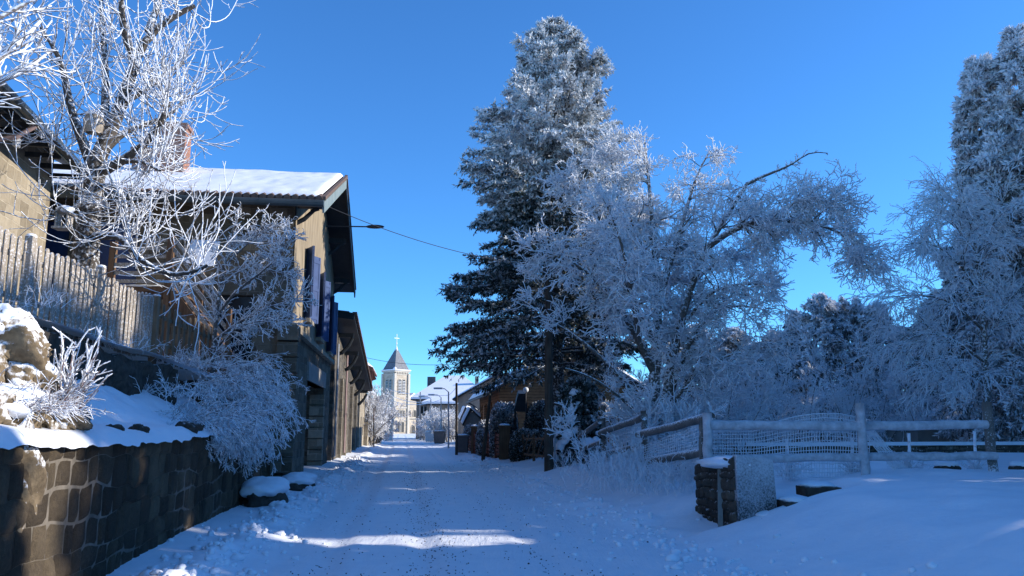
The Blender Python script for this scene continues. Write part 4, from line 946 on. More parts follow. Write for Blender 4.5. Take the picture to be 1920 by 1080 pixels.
# ------------------------------------------------------------------ conifers
def conifer(h, zb, rb, expo, nbr, droop, lift, tw, tf, tl_, twd, frost, seed, ragged=0.35, tipup=0.0, rtrunk=0.25, hang=0.3, core=0.15, whorl=0, snowy=0.21):
    """returns (trunk mesh data, crown verts, faces, frost per face) around the origin"""
    global rng
    keep = rng; rng = np.random.RandomState(seed)
    t = np.sort(rng.uniform(0, 1, nbr)**0.9)
    if whorl: t = np.clip(np.round(t*whorl)/whorl+rng.normal(0, .10/whorl, nbr), 0, 1)
    z = zb+(h-zb)*t; az = np.arange(nbr)*2.39996+rng.uniform(-.5, .5, nbr)
    # branch length, ragged by clumps that persist over a band of height and bearing
    rag = 1+ragged*2*vnoise(az % 6.283*1.2+seed, z*0.75, seed)+ragged*.8*rng.uniform(-.5, .5, nbr)
    L = np.clip(rb*(1-t)**expo*rag, 0.22, rb*1.04)
    d = np.stack([np.cos(az), np.sin(az), lift+0.55*t**2], 1)
    st = np.stack([0*z, 0*z, z], 1)
    P, Rb = grow(st, d, L, 8, (0, 0, -droop/ max(rb, 1)), 0.07, 0.012+0.012*L, np.full(nbr, .006))
    if tipup: P[:, :, 2] += tipup*L[:, None]*np.linspace(0, 1, 8)[None]**3
    # twigs
    i = np.repeat(np.arange(nbr), tw); M = len(i); tt = rng.uniform(core, 1.0, M)**0.8; k = np.minimum((tt*7).astype(int), 6); f = (tt*7-k)[:, None]
    pos = P[i, k]*(1-f)+P[i, k+1]*f; tan = unit(P[i, k+1]-P[i, k])
    side = unit(np.cross(tan, UP))*np.where(rng.rand(M) < .5, 1, -1)[:, None]
    dd = unit(tan*.75+side*rng.uniform(.3, 1.0, (M, 1))+np.stack([0*tt, 0*tt, rng.uniform(-hang, .12, M)], 1))
    Lt = (0.20+0.30*L[i]*(1-0.75*tt))*rng.uniform(.6, 1.2, M)
    Pt, Rt = grow(pos, dd, Lt, 4, (0, 0, -hang), 0.10, np.full(M, .006), np.full(M, .003))
    PP = np.concatenate([Pt]+[P[:, 4:8]]*2)
    n = len(PP); j = np.repeat(np.arange(n), tf); M2 = len(j); q = rng.uniform(0, 1, M2)*3; k = np.minimum(q.astype(int), 2); f = (q-k)[:, None]
    pos = PP[j, k]*(1-f)+PP[j, k+1]*f; tan = unit(PP[j, k+1]-PP[j, k])
    rnd = rng.normal(0, 1, (M2, 3))
    dn = rng.rand(M2) < 0.55
    v = unit(tan*.9+rnd*.45+np.where(dn, -0.5-hang, 0.35)[:, None]*UP)
    ln = tl_*rng.uniform(.5, 1.25, M2)[:, None]; sd = unit(np.cross(v, rng.normal(0, 1, (M2, 3))))*twd*rng.uniform(.6, 1.3, M2)[:, None]
    tip = pos+v*ln; mid = pos+v*ln*.5
    Vv = np.stack([pos, mid+sd, tip, mid-sd], 1).reshape(-1, 3); F = np.arange(M2*4).reshape(-1, 4)
    hh = (pos[:, 2]-zb)/(h-zb)
    cl = vnoise(pos[:, 0]*1.3+seed, pos[:, 1]*1.3+pos[:, 2]*1.7, seed+5)
    fr = frost(hh, q/3)+np.where(dn, -snowy, snowy)+cl*0.5+rng.normal(0, .12, M2)
    VT, FT = merge_tubes([(np.array([[[0, 0, -.3], [0, 0, h*.5], [0, 0, h*.98]]]), np.array([[rtrunk, rtrunk*.6, .02]]), 8), (P, Rb, 4)])
    rng = keep
    return (VT, FT), (Vv, F, fr)
def crown_mesh(name, Vv, F, fr):
    me = np_mesh(name, Vv, F); a = me.attributes.new('frost', 'FLOAT', 'FACE'); a.data.foreach_set('value', fr.astype(np.float32)); return me
def place_conifer(name, lab, data, loc, mats, group=None, rot=0, sc=(1, 1, 1), cat='tree', cache={}):
    t = thing(name, loc, lab, cat, group); t.rotation_euler = (0, 0, rot); t.scale = sc
    key = id(data)
    if key not in cache:
        m1 = np_mesh('trunk', *data[0]); m1.materials.append(mats[0]); m2 = crown_mesh('crown', *data[1]); m2.materials.append(mats[1]); cache[key] = (m1, m2)
    for nm, me in zip(('trunk', 'crown'), cache[key]):
        o = bpy.data.objects.new(nm, me); COL.objects.link(o); o.parent = t
    return t

spr = conifer(19.4, 4.2, 4.85, .66, 520, .42, .10, 38, 20, .20, .030, lambda h, t: 0.16+0.66*sst(.28, .62, h)+.14*t, 5, .62, tipup=.08, rtrunk=.30, hang=.32, whorl=26, snowy=.34)
p = at(1035, 35, 33.5)
place_conifer('spruce_tree', 'tall dark spruce with frosted top standing by the utility pole', spr, (p[0]+.1, 33.5, 0), (MT['bark'], MT['spruce']), rot=.6)
cf1 = conifer(16.8, 1.0, 3.3, .72, 260, .9, .02, 30, 16, .27, .034, lambda h, t: 0.62+.15*h+.15*t, 11, .40, hang=.9, rtrunk=.25)
cf2 = conifer(17.4, 0.8, 3.4, .72, 270, 1.0, .05, 30, 16, .27, .034, lambda h, t: 0.60+.15*h+.15*t, 12, .38, hang=.9, rtrunk=.28)
p = at(1832, 110, 30); place_conifer('frosted_conifer', 'grey frosted conifer with drooping sprays, the shorter of the pair at the right edge', cf1, (p[0], 30, .5), (MT['bark'], MT['greyfir']), sc=(1, 1, (p[2]-.5)/16.8))
p = at(1902, 62, 29); place_conifer('frosted_conifer', 'tallest grey frosted conifer, cut by the right edge of the picture', cf2, (p[0], 29, .5), (MT['bark'], MT['greyfir']), sc=(1, 1, (p[2]-.5)/17.4), rot=1)
# conifers behind the garden
cfa = conifer(11, .6, 2.5, .45, 170, .8, .12, 20, 9, .30, .055, lambda h, t: 0.40+.25*h+.12*t, 21, .35, hang=.7, rtrunk=.2)
cfb = conifer(11, .6, 2.1, .5, 160, .8, .2, 20, 9, .30, .055, lambda h, t: 0.36+.25*h+.12*t, 22, .3, hang=.7, rtrunk=.2)
bgc = [(1492, 590, 56, cfb, 1.0, 'small pointed frosted conifer at the left end of the distant group'), (1290, 610, 62, cfa, 1.5, 'broad conifer glimpsed behind the huge frosted tree'), (1370, 620, 60, cfb, 1.5, 'conifer glimpsed to the right of the huge tree trunk'), (1425, 640, 58, cfa, 1.4, 'low dark conifer at the far left of the distant group'), (1455, 625, 64, cfb, 1.5, 'second low conifer behind the rounded pale bush'), (1540, 552, 54, cfa, 1.0, 'round-headed frosted conifer, fullest of the distant group'),
       (1592, 560, 55, cfa, .9, 'frosted conifer just right of the round-headed one in the distance'), (1640, 575, 52, cfb, 1.1, 'dark frosted conifer behind the bare shrub and right fence post'),
       (1700, 610, 50, cfa, 1.1, 'dark conifer behind the drooping white birch'), (1760, 560, 47, cfb, 1.3, 'dark conifer between birch and right edge conifers'), (1850, 520, 44, cfa, 1.3, 'dense dark conifer behind the right edge conifers'), (1915, 500, 42, cfb, 1.5, 'dark conifer farthest right behind the low garden wall')]
for k, (px, py, Y, dat, ws, lab) in enumerate(bgc):
    p = at(px, py, Y); place_conifer('distant_conifer', lab, dat, (p[0], Y, .3), (MT['bark'], MT['greyfir']), 'frosted conifers beyond the garden', rot=k*1.3, sc=(ws, ws, (p[2]-.3)/11))
# forest edge to the right; its trees keep the low sun off the road
sh1 = conifer(15, .3, 3.6, .45, 150, .7, .10, 18, 7, .42, .11, lambda h, t: 0.35+.2*h, 31, .25, hang=.6, rtrunk=.25)
FOREST = []
yy = 20.6; k = 0
FOREST.append((26, 15.6, 1.2))
frng = np.random.RandomState(4)
while yy < 66:
    hk = 1.09 if 20 < yy < 36 else 1.0
    if yy > 40: hk = .84
    if abs(yy-35.6) > 2.2: FOREST.append((max(frng.uniform(25, 26.5), yy*.545), yy, hk*frng.uniform(.95, 1.08)))
    yy += frng.uniform(2.0, 2.6)
    if k % 2 == 0 and abs(yy-36.7) > 2.5: FOREST.append((max(frng.uniform(30, 33), yy*.62), yy+.2, hk*frng.uniform(1.0, 1.1)))
    k += 1
FOREST = [(x, y-.1427*(x+2), q) for x, y, q in FOREST]
for k, (x, y, sc_k) in enumerate(FOREST):
    place_conifer('forest_conifer', 'frosted conifer in the forest edge beyond the right side of the garden', sh1, (x, y, .3), (MT['bark'], MT['greyfir']), 'forest edge conifers', rot=k*2.1, sc=(.72 if k == 0 else 1, .72 if k == 0 else 1, sc_k))

pine = conifer(16.8, 12.2, 2.3, .35, 90, .5, .1, 20, 10, .34, .10, lambda h, t: 0.4, 35, .2, hang=.4, rtrunk=.22)  # unseen tree, crown raised to block sun on wall and terrace only
place_conifer('added_shade_pine', 'unseen high-crowned pine added to keep the sun off the retaining wall and terrace', pine, (26.4, 18.9-4.05, .3), (MT['bark'], MT['greyfir']))
gr1 = conifer(7.3, .1, 1.5, .45, 110, .6, .25, 16, 8, .26, .07, lambda h, t: 0.4+.15*h, 33, .2, hang=.4, rtrunk=.12)  # unseen row added to shade near mound and road, gaps letting streaks through
for k, (x, y, sc_k) in enumerate([(11.4, 9.1, 1.0), (11.5, 12.2, 1.02), (11.6, 13.75, .98), (12.6, 17.4, 1.0), (11.0, 6.9, .97), (13.2, 19.2, 1.0), (11.2, 5.2, .9), (11.0, 3.4, .9)]):
    y -= .1427*(x+2)
    place_conifer('added_shade_conifer', 'unseen frosted conifer added to shade the near bank and road', gr1, (x, y, .7), (MT['bark'], MT['greyfir']), 'unseen row of added shade conifers', rot=k*2.1, sc=(1, 1, sc_k))

# ------------------------------------------------------------------ frosted broadleaf trees and shrubs
def limbs_from(lst, K=10):
    P = []; Rr = []
    for pts, r0, r1 in lst:
        q = resample([at(*p) for p in pts], K); P.append(q); Rr.append(np.linspace(r0, r1, K))
    return np.array(P), np.array(Rr)
def frost_plant(name, lab, cat, loc, levels_trunk, levels_twig, mats, group=None, names=('trunk', 'crown')):
    t = thing(name, loc, lab, cat, group)
    if levels_trunk: link_mesh(names[0], np_mesh(names[0], *merge_tubes(levels_trunk)), mats[0], t, smooth=True)
    if levels_twig: link_mesh(names[1], np_mesh(names[1], *merge_tubes(levels_twig)), mats[1], t)
    return t

# the big frosted tree right of the spruce
Lm = [([(1222, 800, 22), (1228, 700, 22), (1236, 600, 22), (1232, 500, 22.2), (1222, 400, 22.4), (1208, 255, 22.6)], .19, .02),
      ([(1240, 800, 21.8), (1262, 660, 21.6), (1290, 540, 21.3), (1330, 450, 21), (1385, 375, 20.8), (1400, 345, 20.8)], .17, .05),
      ([(1400, 345, 20.8), (1440, 325, 20.8), (1485, 312, 20.6), (1500, 295, 20.6), (1520, 280, 20.6), (1552, 287, 20.5)], .055, .012),
      ([(1330, 460, 21), (1400, 410, 20.7), (1480, 410, 20.4), (1550, 420, 20.2), (1600, 440, 20), (1622, 488, 20)], .10, .015),
      ([(1250, 760, 21.8), (1290, 640, 21.4), (1335, 575, 21), (1380, 565, 20.8), (1425, 578, 20.6)], .11, .02),
      ([(1290, 600, 21.4), (1330, 545, 21), (1390, 530, 20.5), (1452, 534, 20.2)], .07, .012),
      ([(1228, 700, 22), (1180, 600, 21.5), (1120, 520, 21), (1050, 470, 20.6), (990, 470, 20.4)], .12, .02),
      ([(1225, 640, 22), (1150, 480, 22), (1095, 390, 22), (1065, 330, 22)], .11, .02),
      ([(1232, 520, 22), (1170, 380, 22.5), (1140, 290, 22.6)], .09, .02),
      ([(1236, 560, 22), (1285, 400, 22.4), (1310, 310, 22.6), (1330, 285, 22.6)], .10, .02),
      ([(1222, 780, 22), (1150, 690, 21.4), (1070, 620, 21), (1010, 590, 20.7)], .09, .015),
      ([(1222, 800, 22), (1160, 740, 21.4), (1100, 700, 21.1), (1060, 690, 21)], .07, .012),
      ([(1245, 780, 21.8), (1300, 700, 21.3), (1370, 660, 21), (1440, 650, 20.8)], .07, .012),
      ([(1240, 650, 22), (1260, 520, 24), (1230, 430, 25), (1190, 380, 25.6)], .09, .02),
      ([(1240, 650, 22), (1300, 520, 23.6), (1380, 470, 24.8), (1440, 450, 25.2)], .09, .02),
      ([(1200, 640, 21), (1180, 520, 19.9), (1160, 430, 19.5), (1130, 370, 19.3)], .08, .015),
      ([(1440, 420, 20.5), (1500, 370, 20.4), (1560, 380, 20.2)], .04, .01)]
P0, R0 = limbs_from(Lm)
wt = np.array([1.1, .8, 0, 2.0, .8, .8, 1.3, 1.3, 1.0, .9, .55, 0, 1, 1, 1, 1.2, .8]); rep = np.repeat(np.arange(len(Lm)), np.round(wt*24).astype(int))
def kids_rep(P, Rr, rep, **k): return kids(P[rep], Rr[rep], 1, **k)
P1, R1 = kids_rep(P0, R0, rep, tlo=.18, thi=1, ang=52, asd=18, Lmin=.5, Lmax=1.5, K=7, trop=(0, 0, -.34), wob=.20, rf=.5, rend=.008, taper=.3, rmax=.035)
P2, R2 = kids(P1, R1, 9, .08, 1, 50, 16, .25, .85, 5, (0, 0, -.35), .22, .6, .0115, taper=.3)
P3, R3 = kids(P2, R2, 6, .1, 1, 48, 16, .10, .38, 4, (0, 0, -.3), .25, .8, .0100, taper=.2)
P4, R4 = kids(P3, R3, 1, .2, 1, 50, 16, .05, .16, 3, (0, 0, -.3), .2, .8, .0085, taper=.2)
def clear_low_left(P, Rr):
    # the crown ends above head height on the street side, leaving pole and little fir in view
    e = P.reshape(P.shape[0], -1, 3)
    k = ~((e[..., 0] < 2.45) & (e[..., 2] < 3.9)).any(1); return P[k], Rr[k]
P1, R1 = clear_low_left(P1, R1); P2, R2 = clear_low_left(P2, R2); P3, R3 = clear_low_left(P3, R3); P4, R4 = clear_low_left(P4, R4)
Pq, Rq = kids(P0[2:3], R0[2:3], 26, .02, 1, 55, 18, .08, .32, 4, (0, 0, -.2), .2, .5, .009); Pr, Rr_ = kids(Pq, Rq, 4, .2, 1, 50, 15, .04, .12, 3, (0, 0, 0), .2, .8, .008)
frost_plant('frosted_tree', 'huge bare tree white with frost, its long limb arching right over the fence', 'tree', at(1222, 800, 22)*np.array([1, 1, 0])+UP*.4,
            [(P0, R0, 8), (P1, R1, 4)], [(P2, R2, 3), (P3, R3, 3), (P4, R4, 3), (Pq, Rq, 3), (Pr, Rr_, 3)], (MT['barkf'], MT['frostgrey']))

# pollarded garden tree in front of the big house
def Yd(pts, Y, dY): 
    n = len(pts); return [(x, y, Y+dY*i/(n-1)) for i, (x, y) in enumerate(pts)]
TL = 15.0
Lm = [(Yd([(150, 640), (158, 520), (165, 420), (176, 340), (185, 290)], TL, 0), .30, .17),
      (Yd([(183, 300), (212, 232), (238, 178), (253, 95), (278, 58), (325, 28), (365, 10)], TL, .5), .16, .05),
      (Yd([(250, 110), (232, 60), (226, 0), (232, -60)], TL, -.5), .09, .03), (Yd([(278, 58), (300, 0), (310, -70)], TL, .6), .08, .03),
      (Yd([(175, 320), (141, 228), (124, 185), (122, 120), (104, 88), (76, 52)], TL, -.4), .11, .035),
      (Yd([(178, 330), (225, 305), (278, 268), (305, 228), (318, 190)], TL, -.7), .11, .04),
      (Yd([(190, 290), (236, 240), (288, 231), (324, 215), (350, 180)], TL, .9), .08, .03),
      (Yd([(190, 300), (199, 210), (198, 130), (192, 40), (186, -50)], TL, .4), .10, .03),
      (Yd([(236, 190), (285, 160), (318, 132), (345, 118)], TL, .6), .07, .03),
      (Yd([(160, 445), (190, 450), (212, 432), (225, 425), (245, 470), (262, 492), (308, 518), (355, 524), (388, 498)], TL, -1.0), .085, .03),
      (Yd([(172, 360), (135, 395), (108, 400)], TL, -.6), .06, .025), (Yd([(176, 340), (120, 280), (85, 250), (60, 215)], TL, .3), .06, .025),
      (Yd([(176, 350), (215, 345), (235, 370), (240, 420)], TL, -1.0), .05, .02), (Yd([(225, 305), (262, 300), (300, 320)], TL, -1.3), .05, .025)]
P0, R0 = limbs_from(Lm, 10)
rep = np.repeat(np.arange(len(Lm)), [4, 20, 14, 16, 26, 28, 24, 20, 26, 30, 16, 18, 20, 22])
P1, R1 = kids_rep(P0, R0, rep, tlo=.30, thi=1, ang=85, asd=22, Lmin=.6, Lmax=2.35, K=12, trop=(0, -.05, .85), wob=.10, rf=.35, rend=.008, taper=-.1, rmax=.0155)
P2, R2 = kids(P1, R1, 3, .08, .85, 50, 14, .25, .9, 7, (0, 0, .8), .10, .8, .0075, taper=.3)
P3, R3 = kids(P2, R2, 1, .1, .8, 40, 14, .15, .5, 4, (0, 0, .3), .1, .8, .0065, taper=.3)
frost_plant('pollarded_tree', 'old pollarded tree with dark limbs and long frosted shoots in front of the stone house', 'tree', at(150, 640, TL),
            [(P0, R0, 9)], [(P1, R1, 4), (P2, R2, 4), (P3, R3, 3)], (MT['bark'], MT['frost']))

# frosted branches reaching in from the top left corner
Lm = [([(-460, 620, 6.2), (-440, 400, 6.2), (-420, 150, 6.2), (-380, 0, 6.2)], .14, .06),
      ([(-430, 250, 6.2), (-200, 180, 6.4), (-60, 150, 6.6), (30, 90, 6.8), (75, 40, 7)], .05, .016),
      ([(-430, 200, 6.2), (-200, 110, 6.3), (-60, 60, 6.5), (30, 20, 6.6), (90, -20, 6.7)], .05, .014),
      ([(-420, 300, 6.2), (-180, 230, 6.5), (-40, 165, 6.7), (45, 140, 7), (95, 95, 7.2)], .04, .012)]
P0, R0 = limbs_from(Lm, 12)
P1, R1 = kids(P0[1:], R0[1:], 12, .45, 1, 28, 12, .35, .9, 7, (0.1, 0, .3), .10, .5, .008, taper=.2, rmax=.012)
P2, R2 = kids(P1, R1, 4, .1, .9, 35, 12, .15, .5, 5, (0, 0, .3), .12, .8, .0065, taper=.3)
frost_plant('garden_tree', 'near tree out of frame whose bright frosted branches cross the top left corner', 'tree', at(-460, 620, 6.2),
            [(P0, R0, 8)], [(P1, R1, 5), (P2, R2, 4)], (MT['frost'], MT['frost']))

def shrub(name, lab, base, n, hgt, spread, lv, mats, r0=.02, trop=(0, 0, .1), bias=(0, 0, 0), rad=.25, seed=0, group=None, twr=.006, cat='shrub', wob=.12, names=('stem', 'twigs')):
    """n stems from around base; lv = [(count, lo, hi)] child levels"""
    b = np.array(base, float)
    st = b+np.stack([rng.normal(0, rad, n), rng.normal(0, rad, n), np.zeros(n)], 1)
    d = np.stack([rng.normal(0, spread, n)+bias[0], rng.normal(0, spread, n)+bias[1], np.full(n, 1.0)+bias[2]], 1)
    P, Rr = grow(st, d, rng.uniform(.55, 1, n)*hgt, 7, trop, wob, np.full(n, r0), np.full(n, r0*.35))
    L = [(P, Rr, 5)]; tw = []
    for (c, lo, hi, ang) in lv:
        P, Rr = kids(P, Rr, c, .15, 1, ang, 14, lo, hi, 5, trop, wob*1.3, .6, twr, taper=.35); tw.append((P, Rr, 3))
    return frost_plant(name, lab, cat, base, L, tw, mats, group, names)

# shrub against the big house, over the end of the garden
b = at(402, 690, 17.6)
Lm = [([(398, 700, 17.6), (402, 620, 17.5), (412, 540, 17.4), (425, 470, 17.3), (440, 420, 17.3)], .06, .02),
      ([(404, 600, 17.5), (430, 550, 17.3), (480, 520, 17.1), (530, 480, 17), (550, 440, 17)], .04, .012),
      ([(402, 640, 17.5), (450, 600, 17.2), (500, 575, 17), (560, 560, 16.9)], .04, .012), ([(402, 660, 17.5), (430, 620, 17), (470, 600, 16.8), (540, 600, 16.7)], .03, .012),
      ([(420, 500, 17.4), (470, 450, 17.4), (510, 420, 17.4)], .03, .01),
      ([(410, 540, 17.4), (450, 500, 17.6), (500, 500, 17.8), (545, 520, 17.8)], .03, .01)]
P0, R0 = limbs_from(Lm, 8)
P1, R1 = kids(P0, R0, 24, .3, 1, 45, 15, .3, .8, 6, (0, 0, .15), .18, .5, .010, taper=.3, rmax=.015)
P2, R2 = kids(P1, R1, 6, .1, 1, 48, 14, .12, .38, 4, (0, 0, .2), .2, .8, .0085); P3, R3 = kids(P2, R2, 3, .2, 1, 48, 14, .05, .14, 3, (0, 0, .2), .2, .8, .006)
frost_plant('frosted_shrub', 'bushy shrub thick with frost against the corner of the stone house', 'shrub', b, [(P0, R0, 6)], [(P1, R1, 4), (P2, R2, 3), (P3, R3, 3)], (MT['barkf'], MT['frost']), names=('stem', 'twigs'))
# hanging brush over the retaining wall
def hanging(px, py, Y, n, hgt, bias, lab, lv=((7, .12, .4, 35), (5, .05, .16, 40))):
    b = at(px, py, Y); shrub('hanging_brush', lab, b, n, hgt, .35, lv, (MT['frost'], MT['frost']), .009, (0.15, -.05, -1.6), bias, .28, group=None, twr=.0055)
hanging(440, 690, 16.9, 34, 1.5, (.9, -.1, -.3), 'frosted brush tumbling beside the big house corner')
hanging(395, 720, 16.0, 40, 1.25, (.8, -.1, -.5), 'white frosted brush hanging lowest over the dark retaining wall')
hanging(420, 760, 15.6, 30, .95, (.6, -.1, -.6), 'short frosted brush on the wall edge left of the lowest hanging mass')
hanging(430, 780, 15.0, 40, 1.2, (.8, -.3, -.5), 'frosted brush hanging at the wall end before the recess')
hanging(350, 790, 13.6, 26, .8, (.7, -.2, -.6), 'short frosted brush fringing the middle of the retaining wall top')
hanging(460, 740, 16.2, 30, 1.5, (.6, -.3, -.6), 'frosted brush drooping down beside the recess by the big house')
for (px, py, Y, h_, lab) in ((425, 815, 14.4, .75, 'frosted brush trailing straight down the dark wall face'), (380, 812, 13.4, .5, 'short frosted tuft trailing down the wall face left of the long trailing brush'), (462, 800, 15.6, 1.0, 'longest frosted brush trailing down at the far end of the retaining wall')):
    b = at(px, py, Y); b[0] = XL+SL*Y+.06; b[2] = 1.62; shrub('trailing_brush', lab, b, 46, h_, .35, ((6, .08, .32, 32), (4, .04, .12, 40)), (MT['frost'], MT['frost']), .008, (0.1, -.05, -1.0), (.35, 0, -1.5), .20, twr=.0055)
for (y, q) in ((12.2, .16), (12.75, .12), (10.1, .10), (13.6, .15), (9.2, .09)):
    c = (XL+SL*y-.12, y, 1.60); t = thing('coping_stone', (c[0], c[1], 1.45), 'dark rough stone poking out of the snow on the retaining wall top', 'stone', 'loose stones on the wall top'); blob('stone', c, (q, q*1.5, q*.75), int(y*10), MT['darkstone'], t, .6)
b = at(330, 745, 14.3); shrub('dry_weeds', 'thin frosted weeds along the snowy terrace below the picket fence', b, 60, .55, .9, ((4, .08, .25, 35),), (MT['frost'], MT['frost']), .005, (.2, 0, -.9), (.2, 0, 0), .45, twr=.004, cat='weeds')
b = at(380, 690, 17.5); shrub('dry_weeds', 'matted frosted weeds around the foot of the frosted shrub', b, 120, .6, .9, ((6, .08, .25, 35),), (MT['frost'], MT['frost']), .005, (.1, 0, -.9), (.1, -.2, 0), .45, twr=.004, cat='weeds')
b = at(75, 575, 11.3); shrub('dry_weeds', 'curled frosted grass between fence foot and dark garden wall', b, 26, .4, .9, ((3, .08, .2, 35),), (MT['frost'], MT['frost']), .005, (.2, 0, -1.5), (.4, 0, 0), .3, twr=.004, cat='weeds')
b = at(205, 650, 13.0); shrub('dry_weeds', 'arching frosted grass stems at the middle of the garden wall', b, 26, .5, .9, ((3, .08, .2, 35),), (MT['frost'], MT['frost']), .005, (.2, 0, -1.5), (.5, 0, 0), .35, twr=.004, cat='weeds')
b = at(42, 455, 11.6)
# sunlit shrub of thick stems at the near left
b = at(108, 792, 8.0); shrub('stemmy_shrub', 'low shrub of thick upright frosted stems standing in sunlight on the wall', b, 26, .85, .30, ((4, .12, .42, 24), (1, .05, .12, 40)), (MT['stem'], MT['frost']), .012, (.12, 0, .5), (.28, 0, 0), .09, twr=.0085, wob=.07)
b = at(40, 770, 7.3); shrub('dry_grass', 'matted frosted grass spilling over the near end of the wall in sunlight', b, 170, .42, .9, ((3, .06, .2, 30),), (MT['stem'], MT['frost']), .004, (.5, -.3, -2.6), (.6, -.3, 0), .16, twr=.004, cat='grass')

# drooping birch at the right
Lm = [([(1850, 800, 26), (1845, 600, 26), (1830, 450, 26), (1800, 345, 26)], .13, .02), ([(1843, 560, 26), (1790, 480, 25.6), (1740, 450, 25.3), (1690, 460, 25)], .05, .01),
      ([(1835, 480, 26), (1790, 420, 25.8), (1750, 400, 25.6), (1725, 420, 25.6)], .04, .01), ([(1845, 620, 26), (1780, 560, 25.5), (1710, 550, 25), (1650, 560, 25)], .05, .01),
      ([(1848, 680, 26), (1780, 630, 25.5), (1720, 620, 25), (1670, 660, 25)], .05, .01), ([(1835, 500, 26), (1860, 420, 26.5), (1880, 380, 27)], .04, .01),
      ([(1825, 430, 26), (1790, 370, 26), (1760, 365, 26)], .03, .01), ([(1848, 640, 26), (1890, 560, 25.4), (1920, 540, 25)], .04, .01), ([(1848, 720, 26), (1800, 690, 25), (1750, 700, 24.6)], .04, .01)]
P0, R0 = limbs_from(Lm, 10)
P1, R1 = kids(P0, R0, 26, .2, 1, 50, 15, .8, 1.9, 7, (-.1, 0, -.35), .12, .5, .007, taper=.3, rmax=.02)
P2, R2 = kids(P1, R1, 8, .1, 1, 38, 12, .4, 1.1, 6, (-.05, 0, -.9), .12, .7, .0105); P3, R3 = kids(P2, R2, 3, .1, 1, 35, 12, .12, .4, 3, (0, 0, -.9), .12, .7, .009)
frost_plant('drooping_birch', 'white frosted birch with fine drooping twigs left of the right edge conifers', 'tree', at(1850, 800, 26), [(P0, R0, 8), (P1, R1, 4)], [(P2, R2, 3), (P3, R3, 3)], (MT['barkf'], MT['frostgrey']))
# bare shrub and frosted bushes behind the rail fence
def bush(px, Y, zt, wd, n, lab, mats=('barkf', 'frostgrey'), lv=((7, .4, 1.1, 32), (5, .2, .6, 38), (4, .08, .3, 40)), zb=.5, spread=.4, trop=(0, 0, .12), name='frosted_bush', r0=.025, group=None):
    x = ray(px, 760)[0]*Y; shrub(name, lab, (x, Y, zb), n, zt-zb, spread, lv, (MT[mats[0]], MT[mats[1]]), r0, trop, (0, 0, 0), wd*.35, twr=.0115, group=group)
bush(1610, 40, 7.6, 2.4, 14, 'upright bare shrub with pale forked branches before the dark distant conifers', spread=.26, lv=((5, .8, 2, 25), (5, .4, 1.0, 32), (4, .15, .5, 35)), r0=.05)
bush(1470, 34, 4.6, 3.5, 26, 'rounded pale frosted bush behind the middle of the rail fence')
bush(1545, 35, 4.2, 3.5, 26, 'rounded frosted bush in front of the bare upright shrub')
bush(1395, 27, 3.7, 2.6, 26, 'frosted bush just right of the huge frosted tree trunk')
bush(1330, 24, 3.1, 2.2, 26, 'frosted bush filling the space beside the tree trunk and the fence corner')
bush(1660, 38, 4.4, 3.2, 22, 'darker frosted bush behind the tall right fence post')
bush(1740, 36, 4.5, 3.2, 22, 'frosted bush under the drooping birch')
bush(1290, 34, 5.0, 3.2, 22, 'frosted bush seen behind the huge tree trunk')
bush(1225, 25, 2.9, 1.3, 20, 'tangled frosted bush between the snowy little fir and the rail fence')
bush(1180, 31, 3.4, 1.0, 12, 'frosted bush behind the snowy little fir')
bush(1820, 33, 4.0, 3.0, 20, 'frosted bush at the foot of the right edge conifers')
bush(1228, 20.5, 2.2, 1.6, 22, 'low frosted thicket around the foot of the huge tree', spread=.16)
# weeds on the bank below the fence
def bank_weeds(px, Y, n, h, lab, wd=.5):
    x = ray(px, 880)[0]*Y; shrub('bank_weeds', lab, (x, Y, G(x, Y)-.03), n, h, .30, ((4, .1, .4, 26), (4, .04, .16, 32)), (MT['frostgrey'], MT['frostgrey']), .006, (0, 0, .2), (0, 0, 0), wd, twr=.0045, cat='weeds')
bank_weeds(1150, 21, 60, .7, 'tall frosted weeds beside the lower end of the rail fence', .6)
bank_weeds(1160, 18.6, 80, 1.1, 'dense frosted weeds spilling down the bank below the fence', .55)
bank_weeds(1220, 16.6, 60, .8, 'thin frosted weeds in front of the dark leaning fence post', .5)
bank_weeds(1275, 15.6, 50, .6, 'short frosted grass tufts left of the stone pillar', .4)
bank_weeds(1195, 17.6, 26, 1.35, 'pale forked weed stalks leaning on the rail fence', .25)

# frosted trees near the church
def sunny_tree(px, Y, py_top, wd, lab, n=16, zb=0, name='frosted_street_tree'):
    p = at(px, py_top, Y); shrub(name, lab, (p[0], Y, zb), n, (p[2]-zb)*1.05, .26, ((8, .7, 1.9, 38), (8, .3, .9, 42), (5, .12, .4, 42)), (MT['barkf'], MT['frost']), .06, (0, 0, .06), (0, 0, 0), wd, twr=.014, cat='tree', names=('trunk', 'crown'))
sunny_tree(699, 68, 728, .12, 'bright white frosted tree beside the left houses before the church', 22)
sunny_tree(709, 74, 748, .15, 'lower sunlit frosted tree overhanging the pale garden wall', 20)
sunny_tree(824, 92, 775, .6, 'wide white frosted tree behind the dark bin near the church', 30)
sunny_tree(838, 88, 775, .5, 'sunlit frosted tree between the lamp posts on the right', 18)
sunny_tree(803, 98, 782, .3, 'small white frosted tree at the corner of the hipped house', 12)
